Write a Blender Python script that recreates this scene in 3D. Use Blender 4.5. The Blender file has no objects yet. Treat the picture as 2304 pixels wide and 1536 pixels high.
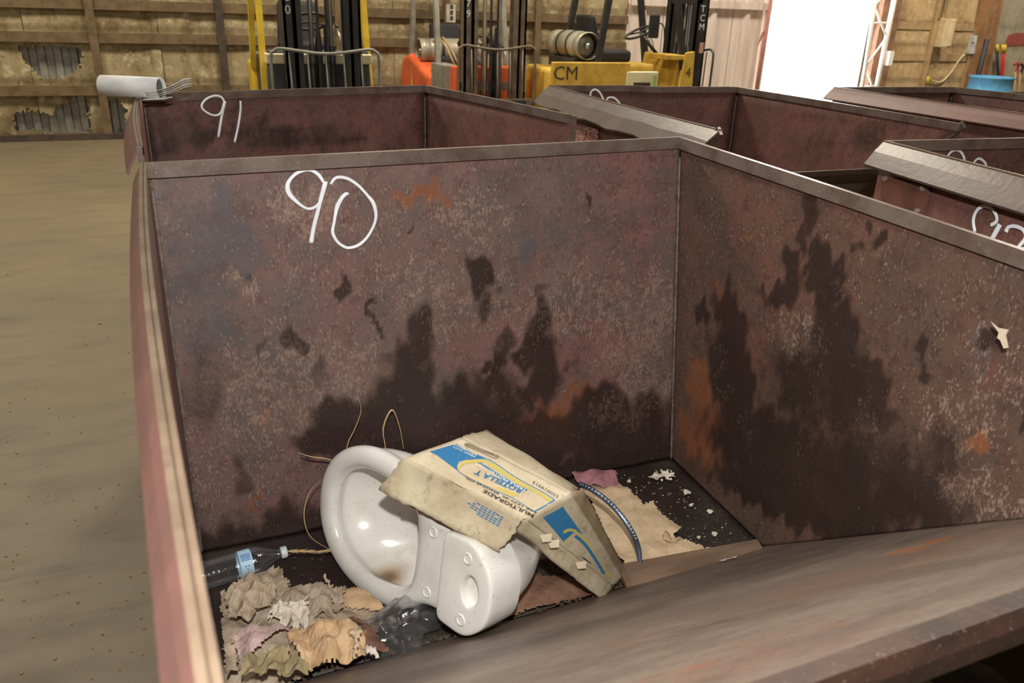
import bpy, bmesh, math, random
import numpy as np
from mathutils import Vector, Matrix

# ------------------------------------------------------------------ camera, world, lights, exposure
SC = bpy.context.scene
COL = SC.collection
rad = math.radians
HC, HEAD, PITCH, ROLL, FPX = 1.65, rad(23.2), rad(22.65), rad(2.0), 1805.0
CAM = np.array([0.0, 0.0, HC])
_r0 = np.array([math.cos(HEAD), -math.sin(HEAD), 0.0])
_f0 = np.array([math.sin(HEAD), math.cos(HEAD), 0.0])
_fw = _f0 * math.cos(PITCH) - np.array([0, 0, 1.0]) * math.sin(PITCH)
_u0 = _f0 * math.sin(PITCH) + np.array([0, 0, 1.0]) * math.cos(PITCH)
_rt = _r0 * math.cos(ROLL) + _u0 * math.sin(ROLL)
_up = _u0 * math.cos(ROLL) - _r0 * math.sin(ROLL)
cd = bpy.data.cameras.new('camera')
cd.lens = 18.0
cd.sensor_width = 2304 / FPX * 18.0
cd.clip_start = 0.02
cd.clip_end = 300
cd.dof.use_dof = True
cd.dof.focus_distance = 2.1
cd.dof.aperture_fstop = 4.5
cam = bpy.data.objects.new('camera', cd)
COL.objects.link(cam)
cam.matrix_world = Matrix(((_rt[0], _up[0], -_fw[0], CAM[0]), (_rt[1], _up[1], -_fw[1], CAM[1]),
                           (_rt[2], _up[2], -_fw[2], CAM[2]), (0, 0, 0, 1)))
SC.camera = cam

W = bpy.data.worlds.new('world')
SC.world = W
W.use_nodes = True
_bg = W.node_tree.nodes['Background']
_bg.inputs['Color'].default_value = (0.93, 0.96, 1.0, 1)
_bg.inputs['Strength'].default_value = 9.0

def light(name, kind, loc, energy, color=(1, 1, 1), size=0.1, rot=(0, 0, 0), size_y=None):
    l = bpy.data.lights.new(name, kind)
    l.energy = energy
    l.color = color
    if kind == 'AREA':
        l.size = size
        if size_y:
            l.shape = 'RECTANGLE'
            l.size_y = size_y
    elif kind == 'SUN':
        l.angle = size
    else:
        l.shadow_soft_size = size
    o = bpy.data.objects.new(name, l)
    COL.objects.link(o)
    o.location = loc
    o.rotation_euler = rot
    return o

# the camera's own flash, a little above the lens
light('camera_flash', 'POINT', tuple(CAM + _up * 0.26 - _fw * 0.16 + _rt * 0.03), 140.0, (1.0, 0.985, 0.97), 0.025)
# high-bay lamps of the hall
for lx, ly, le, lc in ((-2.5, 8.0, 330, (1.0, 0.90, 0.72)), (2.4, 8.0, 330, (1.0, 0.90, 0.72)), (7.0, 8.0, 330, (1.0, 0.90, 0.74)), (12.5, 8.0, 300, (1.0, 0.90, 0.74)),
                       (-2.2, 1.6, 120, (1.0, 0.96, 0.90)), (4.5, 1.2, 120, (1.0, 0.96, 0.90))):
    light('hall_lamp', 'AREA', (lx, ly, 5.9), le, lc, 1.2)
light('sun', 'SUN', (9, 20, 9), 5.0, (1, 0.95, 0.86), 0.01, (rad(-42), 0, rad(-14)))
SC.view_settings.view_transform = 'Standard'
SC.view_settings.look = 'None'
SC.view_settings.gamma = 1.0
SC.view_settings.exposure = 0.0
SC.view_settings.use_curve_mapping = False
try:
    SC.cycles.use_denoising = True
except Exception:
    pass

# ------------------------------------------------------------------ where things stand (pixel of the photograph -> point of the place)
def ray(u, v):
    x, y = u - 1152.0, v - 768.0
    return (_rt * x - _up * y) / FPX + _fw
def az(u, v, z):
    d = ray(u, v)
    return CAM + d * (z - HC) / d[2]
def ay(u, v, y):
    d = ray(u, v)
    return CAM + d * y / d[1]
def ax(u, v, x):
    d = ray(u, v)
    return CAM + d * x / d[0]
def adep(u, v, dep):
    return CAM + ray(u, v) * dep
def aplane(u, v, p0, n):
    d = ray(u, v)
    return CAM + d * (np.dot(np.asarray(p0) - CAM, n) / np.dot(d, n))

# ------------------------------------------------------------------ mesh helpers
def V(*a):
    return np.array(a, float)

class MB:
    def __init__(s):
        s.v, s.f = [], []
    def add(s, vs, fs):
        o = len(s.v)
        s.v += [tuple(float(c) for c in q) for q in vs]
        s.f += [tuple(i + o for i in q) for q in fs]
        return s
    def box(s, lo, hi, M=None, taper=None):
        x0, y0, z0 = lo
        x1, y1, z1 = hi
        vs = [(x0, y0, z0), (x1, y0, z0), (x1, y1, z0), (x0, y1, z0), (x0, y0, z1), (x1, y0, z1), (x1, y1, z1), (x0, y1, z1)]
        if M is not None:
            vs = [tuple(M @ Vector(q)) for q in vs]
        return s.add(vs, [(3, 2, 1, 0), (4, 5, 6, 7), (0, 1, 5, 4), (1, 2, 6, 5), (2, 3, 7, 6), (3, 0, 4, 7)])
    def hexa(s, b, t):
        return s.add(list(b) + list(t), [(3, 2, 1, 0), (4, 5, 6, 7), (0, 1, 5, 4), (1, 2, 6, 5), (2, 3, 7, 6), (3, 0, 4, 7)])
    def bar(s, a, b, w, h, up=(0, 0, 1)):
        a, b = np.asarray(a, float), np.asarray(b, float)
        d = (b - a) / np.linalg.norm(b - a)
        x = np.cross(d, up)
        if np.linalg.norm(x) < 1e-4:
            x = np.cross(d, (0, 1, 0.01))
        x /= np.linalg.norm(x)
        y = np.cross(x, d)
        q = [(-w / 2, -h / 2), (w / 2, -h / 2), (w / 2, h / 2), (-w / 2, h / 2)]
        return s.hexa([a + x * i + y * j for i, j in q], [b + x * i + y * j for i, j in q])
    def tube(s, path, r, n=8, cap=True, flat=1.0, up=None):
        P = [np.asarray(q, float) for q in path]
        m = len(P)
        rs = r if hasattr(r, '__len__') else [r] * m
        vs, fs = [], []
        px = None
        for i in range(m):
            d = P[min(i + 1, m - 1)] - P[max(i - 1, 0)]
            d = d / (np.linalg.norm(d) + 1e-12)
            if up is not None:
                x = np.cross(d, up)
            elif px is None:
                x = np.cross(d, (0, 0, 1) if abs(d[2]) < 0.9 else (1, 0, 0))
            else:
                x = px - d * np.dot(px, d)
            x = x / (np.linalg.norm(x) + 1e-12)
            px = x
            y = np.cross(d, x)
            for k in range(n):
                a = 2 * math.pi * k / n
                vs.append(P[i] + (x * math.cos(a) + y * math.sin(a) * flat) * rs[i])
        for i in range(m - 1):
            for k in range(n):
                k2 = (k + 1) % n
                fs.append((i * n + k, i * n + k2, (i + 1) * n + k2, (i + 1) * n + k))
        if cap:
            fs.append(tuple(range(n))[::-1])
            fs.append(tuple((m - 1) * n + k for k in range(n)))
        return s.add(vs, fs)
    def sweep(s, path, prof, side, up=(0, 0, 1), closed=False):
        # profile points (a, b): a along `side`, b along `up`
        P = [np.asarray(q, float) for q in path]
        n = len(prof)
        side, up = np.asarray(side, float), np.asarray(up, float)
        vs = [q + side * a + up * b for q in P for a, b in prof]
        fs = []
        for i in range(len(P) - 1):
            for k in range(n):
                k2 = (k + 1) % n
                fs.append((i * n + k, i * n + k2, (i + 1) * n + k2, (i + 1) * n + k))
        fs += [tuple(range(n))[::-1], tuple((len(P) - 1) * n + k for k in range(n))]
        return s.add(vs, fs)
    def lathe(s, prof, n=24, M=None, axis='z', cap=True):
        vs, fs = [], []
        for r, h in prof:
            for k in range(n):
                a = 2 * math.pi * k / n
                q = Vector((r * math.cos(a), r * math.sin(a), h))
                vs.append(tuple(M @ q) if M is not None else tuple(q))
        for i in range(len(prof) - 1):
            for k in range(n):
                k2 = (k + 1) % n
                fs.append((i * n + k, i * n + k2, (i + 1) * n + k2, (i + 1) * n + k))
        if cap:
            fs.append(tuple(range(n))[::-1])
            fs.append(tuple((len(prof) - 1) * n + k for k in range(n)))
        return s.add(vs, fs)
    def prism(s, poly, d):
        # poly: list of 3D points (planar), d: extrusion vector
        n = len(poly)
        P = [np.asarray(q, float) for q in poly]
        d = np.asarray(d, float)
        fs = [tuple(range(n))[::-1], tuple(range(n, 2 * n))] + [(i, (i + 1) % n, (i + 1) % n + n, i + n) for i in range(n)]
        return s.add(P + [q + d for q in P], fs)
    def ribbon(s, path, w, side, lift=0.0):
        # flat strip (two sided thin slab) along a path, half width along `side`
        P = [np.asarray(q, float) for q in path]
        sd = np.asarray(side, float)
        vs, fs = [], []
        for i, q in enumerate(P):
            ww = w[i] if hasattr(w, '__len__') else w
            vs += [q - sd * ww, q + sd * ww]
        for i in range(len(P) - 1):
            fs.append((2 * i, 2 * i + 1, 2 * i + 3, 2 * i + 2))
        return s.add(vs, fs)
    def build(s, name, mat, parent=None, smooth=False, fix=True):
        me = bpy.data.meshes.new(name)
        me.from_pydata(s.v, [], s.f)
        if fix:
            bm = bmesh.new()
            bm.from_mesh(me)
            bmesh.ops.recalc_face_normals(bm, faces=bm.faces)
            bm.to_mesh(me)
            bm.free()
        me.update()
        return link(name, me, mat, parent, smooth)

def link(name, me, mat, parent=None, smooth=False):
    o = bpy.data.objects.new(name, me)
    COL.objects.link(o)
    if mat is not None:
        me.materials.append(mat)
    if smooth:
        me.polygons.foreach_set('use_smooth', [True] * len(me.polygons))
    if parent is not None:
        o.parent = parent
        if parent.get('world_mesh'):
            o.matrix_parent_inverse = Matrix.Translation(-parent.location)
    return o

def thing(name, label, cat, loc=(0, 0, 0), rotz=0.0, group=None, world_mesh=True):
    # an Empty at the thing's base; world_mesh: the parts' meshes are written in coordinates of the place
    o = bpy.data.objects.new(name, None)
    COL.objects.link(o)
    o.location = tuple(float(c) for c in loc)
    o.rotation_euler = (0, 0, rotz)
    o.empty_display_size = 0.05
    o['label'] = label
    o['category'] = cat
    if group:
        o['group'] = group
    if world_mesh:
        o['world_mesh'] = 1
    return o

def tag(o, label, cat, group=None, kind=None):
    o['label'] = label
    o['category'] = cat
    if group:
        o['group'] = group
    if kind:
        o['kind'] = kind
    return o

def struct(o):
    o['kind'] = 'structure'
    return o

def bevel(o, w, seg=2):
    m = o.modifiers.new('bevel', 'BEVEL')
    m.width = w
    m.segments = seg
    m.limit_method = 'ANGLE'
    m.angle_limit = rad(35)
    return o

def subsurf(o, lv=1):
    m = o.modifiers.new('subsurf', 'SUBSURF')
    m.levels = lv
    m.render_levels = lv
    return o

def solid(o, t, off=-1):
    m = o.modifiers.new('solid', 'SOLIDIFY')
    m.thickness = t
    m.offset = off
    return o

def smooth_path(pts, n=6, closed=False):
    P = [np.asarray(q, float) for q in pts]
    out = []
    m = len(P)
    for i in range(m - 1 if not closed else m):
        p0 = P[(i - 1) % m] if (closed or i > 0) else P[0]
        p1, p2 = P[i], P[(i + 1) % m]
        p3 = P[(i + 2) % m] if (closed or i + 2 < m) else P[-1]
        for k in range(n):
            t = k / n
            out.append(0.5 * ((2 * p1) + (-p0 + p2) * t + (2 * p0 - 5 * p1 + 4 * p2 - p3) * t * t + (-p0 + 3 * p1 - 3 * p2 + p3) * t ** 3))
    if not closed:
        out.append(P[-1])
    return out

# ------------------------------------------------------------------ procedural materials
def srgb(r, g, b):
    def c(x):
        x /= 255.0
        return x / 12.92 if x <= 0.04045 else ((x + 0.055) / 1.055) ** 2.4
    return (c(r), c(g), c(b), 1.0)

class NT:
    def __init__(s, name):
        s.m = bpy.data.materials.new(name)
        s.m.use_nodes = True
        s.t = s.m.node_tree
        s.b = s.t.nodes['Principled BSDF']
        s._co = None
    def n(s, typ, **kw):
        q = s.t.nodes.new(typ)
        for k, v in kw.items():
            if hasattr(q, k):
                setattr(q, k, v)
            else:
                s.put(q.inputs[k.replace('_', ' ')] if isinstance(k, str) else q.inputs[k], v)
        return q
    def put(s, inp, v):
        if isinstance(v, bpy.types.NodeSocket):
            s.t.links.new(v, inp)
        else:
            if isinstance(v, tuple) and len(v) == 3 and inp.type == 'RGBA':
                v = v + (1.0,)
            inp.default_value = v
    def co(s, scale=(1, 1, 1)):
        if s._co is None:
            s._co = s.n('ShaderNodeTexCoord').outputs['Object']
        if scale == (1, 1, 1):
            return s._co
        m = s.n('ShaderNodeMapping')
        s.put(m.inputs['Vector'], s._co)
        m.inputs['Scale'].default_value = scale
        return m.outputs[0]
    def noise(s, scale, detail=4, rough=0.55, stretch=(1, 1, 1), dist=0.0):
        q = s.n('ShaderNodeTexNoise')
        s.put(q.inputs['Vector'], s.co(stretch))
        q.inputs['Scale'].default_value = scale
        q.inputs['Detail'].default_value = detail
        q.inputs['Roughness'].default_value = rough
        q.inputs['Distortion'].default_value = dist
        return q.outputs['Fac']
    def math(s, op, a, b=0.0, c=None, clamp=False):
        q = s.n('ShaderNodeMath')
        q.operation = op
        q.use_clamp = clamp
        s.put(q.inputs[0], a)
        s.put(q.inputs[1], b)
        if c is not None:
            s.put(q.inputs[2], c)
        return q.outputs[0]
    def ramp(s, v, lo, hi, a=0.0, b=1.0):
        q = s.n('ShaderNodeMapRange')
        q.interpolation_type = 'SMOOTHSTEP'
        s.put(q.inputs['Value'], v)
        q.inputs['From Min'].default_value = lo
        q.inputs['From Max'].default_value = hi
        q.inputs['To Min'].default_value = a
        q.inputs['To Max'].default_value = b
        return q.outputs[0]
    def mix(s, fac, a, b, mode='MIX'):
        q = s.n('ShaderNodeMix')
        q.data_type = 'RGBA'
        q.blend_type = mode
        s.put(q.inputs[0], fac)
        s.put(q.inputs[6], a)
        s.put(q.inputs[7], b)
        return q.outputs[2]
    def attr(s, name):
        q = s.n('ShaderNodeAttribute')
        q.attribute_name = name
        return q.outputs['Fac']
    def bump(s, h, strength=0.3, dist=0.01):
        q = s.n('ShaderNodeBump')
        s.put(q.inputs['Height'], h)
        q.inputs['Strength'].default_value = strength
        q.inputs['Distance'].default_value = dist
        s.put(s.b.inputs['Normal'], q.outputs[0])
    def out(s, color=None, rough=0.6, metal=0.0, spec=None, **kw):
        if color is not None:
            s.put(s.b.inputs['Base Color'], color)
        s.put(s.b.inputs['Roughness'], rough)
        s.put(s.b.inputs['Metallic'], metal)
        if spec is not None:
            s.put(s.b.inputs['Specular IOR Level'], spec)
        for k, v in kw.items():
            s.put(s.b.inputs[k.replace('_', ' ')], v)
        return s.m

MATS = {}
def worn(name, c1, c2=None, c3=None, rough=0.55, metal=0.0, scale=9.0, bump=0.15, speck=None, amt=0.5, spec=None, stretch=(1, 1, 1)):
    """generic worn surface: two blended tones, darker dirt, optional chips"""
    t = NT(name)
    c2 = c2 or tuple(x * 0.6 for x in c1[:3])
    c3 = c3 or tuple(x * 0.35 for x in c1[:3])
    col = t.mix(t.ramp(t.noise(scale, 5, stretch=stretch), 0.38, 0.66), c1, c2)
    col = t.mix(t.ramp(t.noise(scale * 2.7, 6, 0.65, stretch=stretch), 0.56 + 0.1 * (1 - amt), 0.74 + 0.1 * (1 - amt)), col, c3)
    if speck:
        col = t.mix(t.ramp(t.noise(scale * 22, 3), 0.64, 0.72, 0, 0.6), col, speck)
    if bump:
        t.bump(t.noise(scale * 6, 4), bump, 0.004)
    MATS[name] = t.out(col, rough, metal, spec)
    return t.m
def plain(name, c, rough=0.5, metal=0.0, **kw):
    t = NT(name)
    col = t.mix(t.ramp(t.noise(14, 4), 0.35, 0.7), c, tuple(x * 0.82 for x in c[:3]))
    MATS[name] = t.out(col, rough, metal, **kw)
    return t.m

def make_steel(name, A, B, G, tanc=srgb(160, 134, 116), rough0=0.5, streak=1.0, tan_bias=0.0, spec=0.5):
    # rust-brown painted steel plate; the attributes stain / tan / blue / rust carry marks with a shape of their own
    t = NT(name)
    big = t.noise(2.6, 6, 0.65)
    mid = t.noise(8.0, 9, 0.72)
    mid2 = t.noise(19.0, 8, 0.7)
    fine = t.noise(60.0, 6, 0.75, stretch=(1, 1, 0.7))
    grit = t.noise(210.0, 3, 0.7, stretch=(1, 1, 0.5))
    c5 = lambda v, k: t.math('MULTIPLY', t.math('SUBTRACT', v, 0.5), k)
    col = t.mix(t.ramp(big, 0.36, 0.64), A, B)
    col = t.mix(t.ramp(mid, 0.42, 0.66, 0.0, 0.8), col, G)
    col = t.mix(t.ramp(mid2, 0.48, 0.64, 0.0, 0.6), col, tuple(x * 0.48 for x in A[:3]))
    col = t.mix(t.ramp(fine, 0.50, 0.64, 0.0, 0.7), col, tuple(x * 0.40 for x in B[:3]))
    col = t.mix(t.ramp(t.math('ADD', t.math('MULTIPLY', grit, 0.6), t.math('MULTIPLY', fine, 0.4)), 0.53, 0.62, 0, 0.4), col, tanc)
    rustm = t.ramp(t.math('ADD', t.attr('rust'), t.math('ADD', c5(mid2, 1.2), c5(fine, 1.2))), 0.38, 0.85)
    col = t.mix(t.math('MULTIPLY', rustm, 0.7), col, srgb(138, 82, 46))
    bl = t.ramp(t.math('ADD', t.attr('blue'), t.math('ADD', c5(mid, 2.0), c5(fine, 0.8))), 0.40, 1.0)
    col = t.mix(t.math('MULTIPLY', bl, 0.55), col, srgb(92, 92, 96))
    dens = t.math('ADD', t.math('MULTIPLY', t.attr('tan'), 0.108), c5(mid2, 0.2))
    sp = t.ramp(t.math('ADD', t.math('ADD', t.math('MULTIPLY', grit, 0.5), t.math('MULTIPLY', fine, 0.5)), t.math('ADD', dens, tan_bias)), 0.55, 0.66)
    col = t.mix(t.math('MULTIPLY', sp, 0.6), col, tanc)
    st = t.ramp(t.math('ADD', t.attr('stain'), t.math('ADD', c5(t.noise(9.0, 5, 0.6, stretch=(1, 1, 0.45)), 1.3), t.math('ADD', c5(fine, 0.7), c5(grit, 0.5)))), 0.22, 0.86)
    col = t.mix(t.math('MULTIPLY', st, 0.88), col, srgb(40, 27, 24))
    col = t.mix(t.math('MULTIPLY', t.math('MULTIPLY', sp, st), 0.18), col, tanc)
    ro = t.math('SUBTRACT', t.math('ADD', rough0 - 0.06, t.math('MULTIPLY', fine, 0.22)), t.math('ADD', t.math('MULTIPLY', bl, 0.2), t.math('MULTIPLY', st, 0.06)))
    h = t.math('ADD', t.math('ADD', t.math('MULTIPLY', t.noise(4.0, 2), 2.6), t.math('MULTIPLY', t.noise(12.0, 3), 0.7)), t.math('ADD', t.math('MULTIPLY', fine, 0.12), t.math('MULTIPLY', grit, 0.04)))
    t.bump(h, 0.5, 0.012)
    MATS[name] = t.out(col, ro, 0.0, spec)
    return t.m

make_steel('steel', srgb(130, 91, 84), srgb(114, 92, 84), srgb(92, 83, 79), rough0=0.44, spec=0.65)
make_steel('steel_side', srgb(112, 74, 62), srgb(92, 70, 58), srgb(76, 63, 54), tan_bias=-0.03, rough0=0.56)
make_steel('steel_red', srgb(128, 84, 75), srgb(116, 78, 68), srgb(98, 72, 64), tan_bias=-0.06, rough0=0.58)
make_steel('steel_floor', srgb(66, 58, 50), srgb(50, 43, 38), srgb(44, 41, 39), tan_bias=-0.06, rough0=0.5)

def _slope():
    t = NT('steel_slope')
    a = t.noise(7.0, 9, 0.74, stretch=(0.6, 1.2, 1.2))
    b = t.noise(34.0, 8, 0.75, stretch=(0.55, 1.2, 1.2))
    c = t.noise(3.0, 5, 0.6, stretch=(0.6, 1.2, 1.2))
    g = t.noise(160.0, 4, 0.7)
    col = t.mix(t.ramp(a, 0.36, 0.66), srgb(108, 93, 84), srgb(132, 117, 104))
    col = t.mix(t.ramp(c, 0.54, 0.70, 0, 0.4), col, srgb(136, 98, 76))
    col = t.mix(t.ramp(b, 0.5, 0.70, 0, 0.5), col, srgb(90, 75, 68))
    col = t.mix(t.ramp(g, 0.5, 0.70, 0, 0.35), col, srgb(70, 58, 52))
    col = t.mix(t.ramp(t.math('ADD', t.attr('rust'), t.math('SUBTRACT', b, 0.5)), 0.3, 0.9, 0, 0.7), col, srgb(164, 96, 50))
    col = t.mix(t.ramp(t.math('ADD', t.attr('stain'), t.math('SUBTRACT', a, 0.5)), 0.2, 0.8, 0, 0.7), col, srgb(66, 53, 48))
    t.bump(t.math('ADD', a, t.math('MULTIPLY', b, 0.3)), 0.25, 0.006)
    MATS['steel_slope'] = t.out(col, t.math('ADD', 0.36, t.math('MULTIPLY', b, 0.25)), 0.0, 0.5)
_slope()
worn('rim_steel', srgb(122, 108, 98), srgb(100, 82, 72), srgb(74, 56, 48), rough=0.33, metal=0.25, scale=12, speck=srgb(190, 180, 170), spec=0.8)
worn('flange_pink', srgb(118, 82, 74), srgb(106, 76, 68), srgb(76, 56, 50), rough=0.5, scale=14)
worn('flange_grey', srgb(98, 83, 76), srgb(84, 69, 62), srgb(60, 47, 42), rough=0.38, scale=10, spec=0.6)
worn('edge_bright', srgb(104, 88, 72), srgb(90, 74, 60), srgb(66, 52, 44), rough=0.35, scale=16)
worn('weld', srgb(120, 108, 100), srgb(96, 80, 72), srgb(64, 48, 42), rough=0.45, scale=40, bump=0.6)
worn('base_steel', srgb(60, 50, 46), srgb(48, 42, 38), srgb(36, 32, 30), rough=0.7)
worn('dark_lip', srgb(60, 40, 32), srgb(44, 33, 28), srgb(34, 27, 24), rough=0.4, scale=14, speck=srgb(140, 126, 116))
plain('chalk', srgb(250, 252, 255), 0.9)
# ------------------------------------------------------------------ the hall: floor, walls, ceiling, doorway
def _concrete():
    t = NT('concrete')
    big = t.noise(0.8, 5, 0.6)
    mid = t.noise(4.0, 6, 0.65, stretch=(0.6, 1.6, 1))
    col = t.mix(t.ramp(big, 0.35, 0.68), srgb(114, 101, 80), srgb(103, 93, 75))
    col = t.mix(t.ramp(mid, 0.46, 0.74, 0, 0.55), col, srgb(86, 77, 62))
    col = t.mix(t.ramp(t.noise(2.2, 7, 0.7, stretch=(0.25, 3.0, 1)), 0.58, 0.72, 0, 0.5), col, srgb(72, 63, 50))
    col = t.mix(t.ramp(t.noise(60, 4, 0.7), 0.62, 0.72, 0, 0.55), col, srgb(82, 64, 42))
    col = t.mix(t.ramp(t.noise(130, 3, 0.7), 0.68, 0.74, 0, 0.5), col, srgb(140, 128, 106))
    # sawn joint of the slab, an old oily wheel track
    t.bump(t.math('ADD', t.noise(40, 5), t.math('MULTIPLY', mid, 0.5)), 0.12, 0.006)
    MATS['concrete'] = t.out(col, t.math('ADD', 0.42, t.math('MULTIPLY', mid, 0.3)), 0.0, 0.4)
_concrete()

def _plaster(name, A, B, D, L):
    t = NT(name)
    a = t.noise(1.6, 6, 0.62)
    b = t.noise(7.0, 8, 0.75)
    c = t.noise(3.0, 8, 0.75, stretch=(1.4, 1, 0.8))
    col = t.mix(t.ramp(a, 0.35, 0.66), A, B)
    col = t.mix(t.ramp(c, 0.44, 0.68, 0, 0.85), col, D)
    col = t.mix(t.ramp(b, 0.52, 0.66, 0, 0.85), col, L)
    col = t.mix(t.ramp(t.noise(26, 6, 0.75), 0.56, 0.70, 0, 0.7), col, srgb(78, 62, 38))
    col = t.mix(t.ramp(t.attr('stain'), 0.1, 0.9, 0, 0.6), col, srgb(74, 60, 38))
    t.bump(t.math('ADD', b, t.math('MULTIPLY', t.noise(40, 5, 0.7), 0.5)), 0.5, 0.02)
    MATS[name] = t.out(col, 0.85, 0.0, 0.2)
_plaster('plaster', srgb(166, 151, 118), srgb(146, 129, 96), srgb(98, 81, 54), srgb(196, 184, 154))
_plaster('plaster_warm', srgb(206, 178, 134), srgb(190, 160, 118), srgb(160, 130, 92), srgb(220, 200, 162))
_plaster('plaster_pale', srgb(196, 186, 164), srgb(184, 172, 150), srgb(166, 152, 128), srgb(206, 198, 180))
worn('sheet_metal', srgb(152, 150, 140), srgb(128, 124, 112), srgb(92, 84, 68), rough=0.45, metal=0.35, scale=5)
worn('rust_beam', srgb(108, 89, 62), srgb(90, 72, 50), srgb(68, 52, 38), rough=0.75, scale=10)
worn('dark_beam', srgb(72, 58, 46), srgb(56, 46, 38), srgb(40, 34, 30), rough=0.7, scale=10)
worn('ceiling_tin', srgb(150, 142, 124), srgb(130, 122, 104), rough=0.7, scale=3)
worn('door_sheet', srgb(232, 218, 208), srgb(218, 200, 188), srgb(190, 168, 154), rough=0.32, metal=0.25, scale=4, stretch=(3, 3, 0.3))
worn('brown_post', srgb(150, 112, 86), srgb(128, 92, 70), srgb(92, 68, 54), rough=0.7, scale=8)
worn('beige_post', srgb(184, 154, 114), srgb(164, 136, 100), srgb(128, 102, 74), rough=0.8, scale=8)
worn('white_paint', srgb(240, 238, 232), srgb(228, 226, 220), rough=0.5)
worn('yard', srgb(214, 208, 196), srgb(200, 194, 182), rough=0.9, scale=1)

WY = 11.17
def wp(u, v, dy=0.0):
    return ay(u, v, WY - dy)
XL, XR = -7.0, 19.0
DL, DR = wp(1702, 150)[0], wp(1950, 150)[0]
DTOP = 4.6
struct(MB().box((XL, -6, -0.2), (XR, WY + 0.05, 0)).build('floor', MATS['concrete']))
struct(MB().box((XL, -6, 6.2), (XR, WY + 0.3, 6.35)).build('ceiling', MATS['ceiling_tin']))
struct(MB().box((XL - 0.15, -6, 0), (XL, WY, 6.2)).build('wall_left', MATS['plaster']))
struct(MB().box((XR, -6, 0), (XR + 0.15, WY, 6.2)).build('wall_right', MATS['plaster_pale']))
struct(MB().box((XL, -6.15, 0), (XR, -6, 6.2)).build('wall_front', MATS['plaster']))
struct(MB().box((XL - 30, WY + 0.05, -0.25), (XR + 30, WY + 70, -0.05)).build('ground', MATS['yard']))

# outer skin of the back wall: ribbed sheet, left and right of the doorway and above it
def ribbed(mb, x0, x1, z0, z1, y, step=0.17, depth=0.03):
    xs = []
    x = x0
    while x < x1:
        for dx, dd in ((0, 0), (step * 0.42, 0), (step * 0.5, depth), (step * 0.92, depth)):
            if x + dx < x1:
                xs.append((x + dx, y - dd))
        x += step
    xs.append((x1, y))
    n = len(xs)
    vs = [(a, b, z0) for a, b in xs] + [(a, b, z1) for a, b in xs] + [(a, y + 0.06, z0) for a, b in xs] + [(a, y + 0.06, z1) for a, b in xs]
    fs = [(i, i + 1, n + i + 1, n + i) for i in range(n - 1)] + [(2 * n + i + 1, 2 * n + i, 3 * n + i, 3 * n + i + 1) for i in range(n - 1)]
    mb.add(vs, fs)
m = MB()
ribbed(m, XL, DL, 0, 6.2, WY + 0.08)
ribbed(m, DR, XR, 0, 6.2, WY + 0.08)
ribbed(m, DL, DR, DTOP, 6.2, WY + 0.08)
wall = struct(m.build('wall_back', MATS['sheet_metal'], fix=False))

# steel frame in front of the skin: studs and rails, children of the wall
ZG = [wp(100, 82)[2], wp(100, 202)[2], wp(100, 6)[2]]
STUDS = [wp(222, 150)[0], wp(498, 95)[0]]
_sp = STUDS[1] - STUDS[0]
STUDS = [STUDS[0] - _sp] + STUDS + [STUDS[1] + _sp * 1.02, STUDS[1] + _sp * 2.05, STUDS[1] + _sp * 3.0]
def trim(mb, name, mat):
    return mb.build(name, MATS[mat], wall)
for i, sx in enumerate(STUDS):
    if sx < DL - 1.9:
        trim(MB().box((sx - 0.045, WY - 0.13, 0), (sx + 0.045, WY - 0.04, 6.2)), 'stud', 'dark_beam' if i == 2 else 'rust_beam')
SHEET_L = wp(1405, 60)[0]
for z in ZG + [ZG[2] + 0.95, ZG[2] + 1.9]:
    trim(MB().box((XL, WY - 0.10, z - 0.055), (SHEET_L, WY - 0.035, z + 0.055)).box((XL, WY - 0.12, z - 0.055), (SHEET_L, WY - 0.10, z - 0.04)), 'wall_rail', 'rust_beam')
trim(MB().box((XL, WY - 0.14, 0), (SHEET_L, WY - 0.03, 0.07)), 'sill_rail', 'dark_beam')

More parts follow.
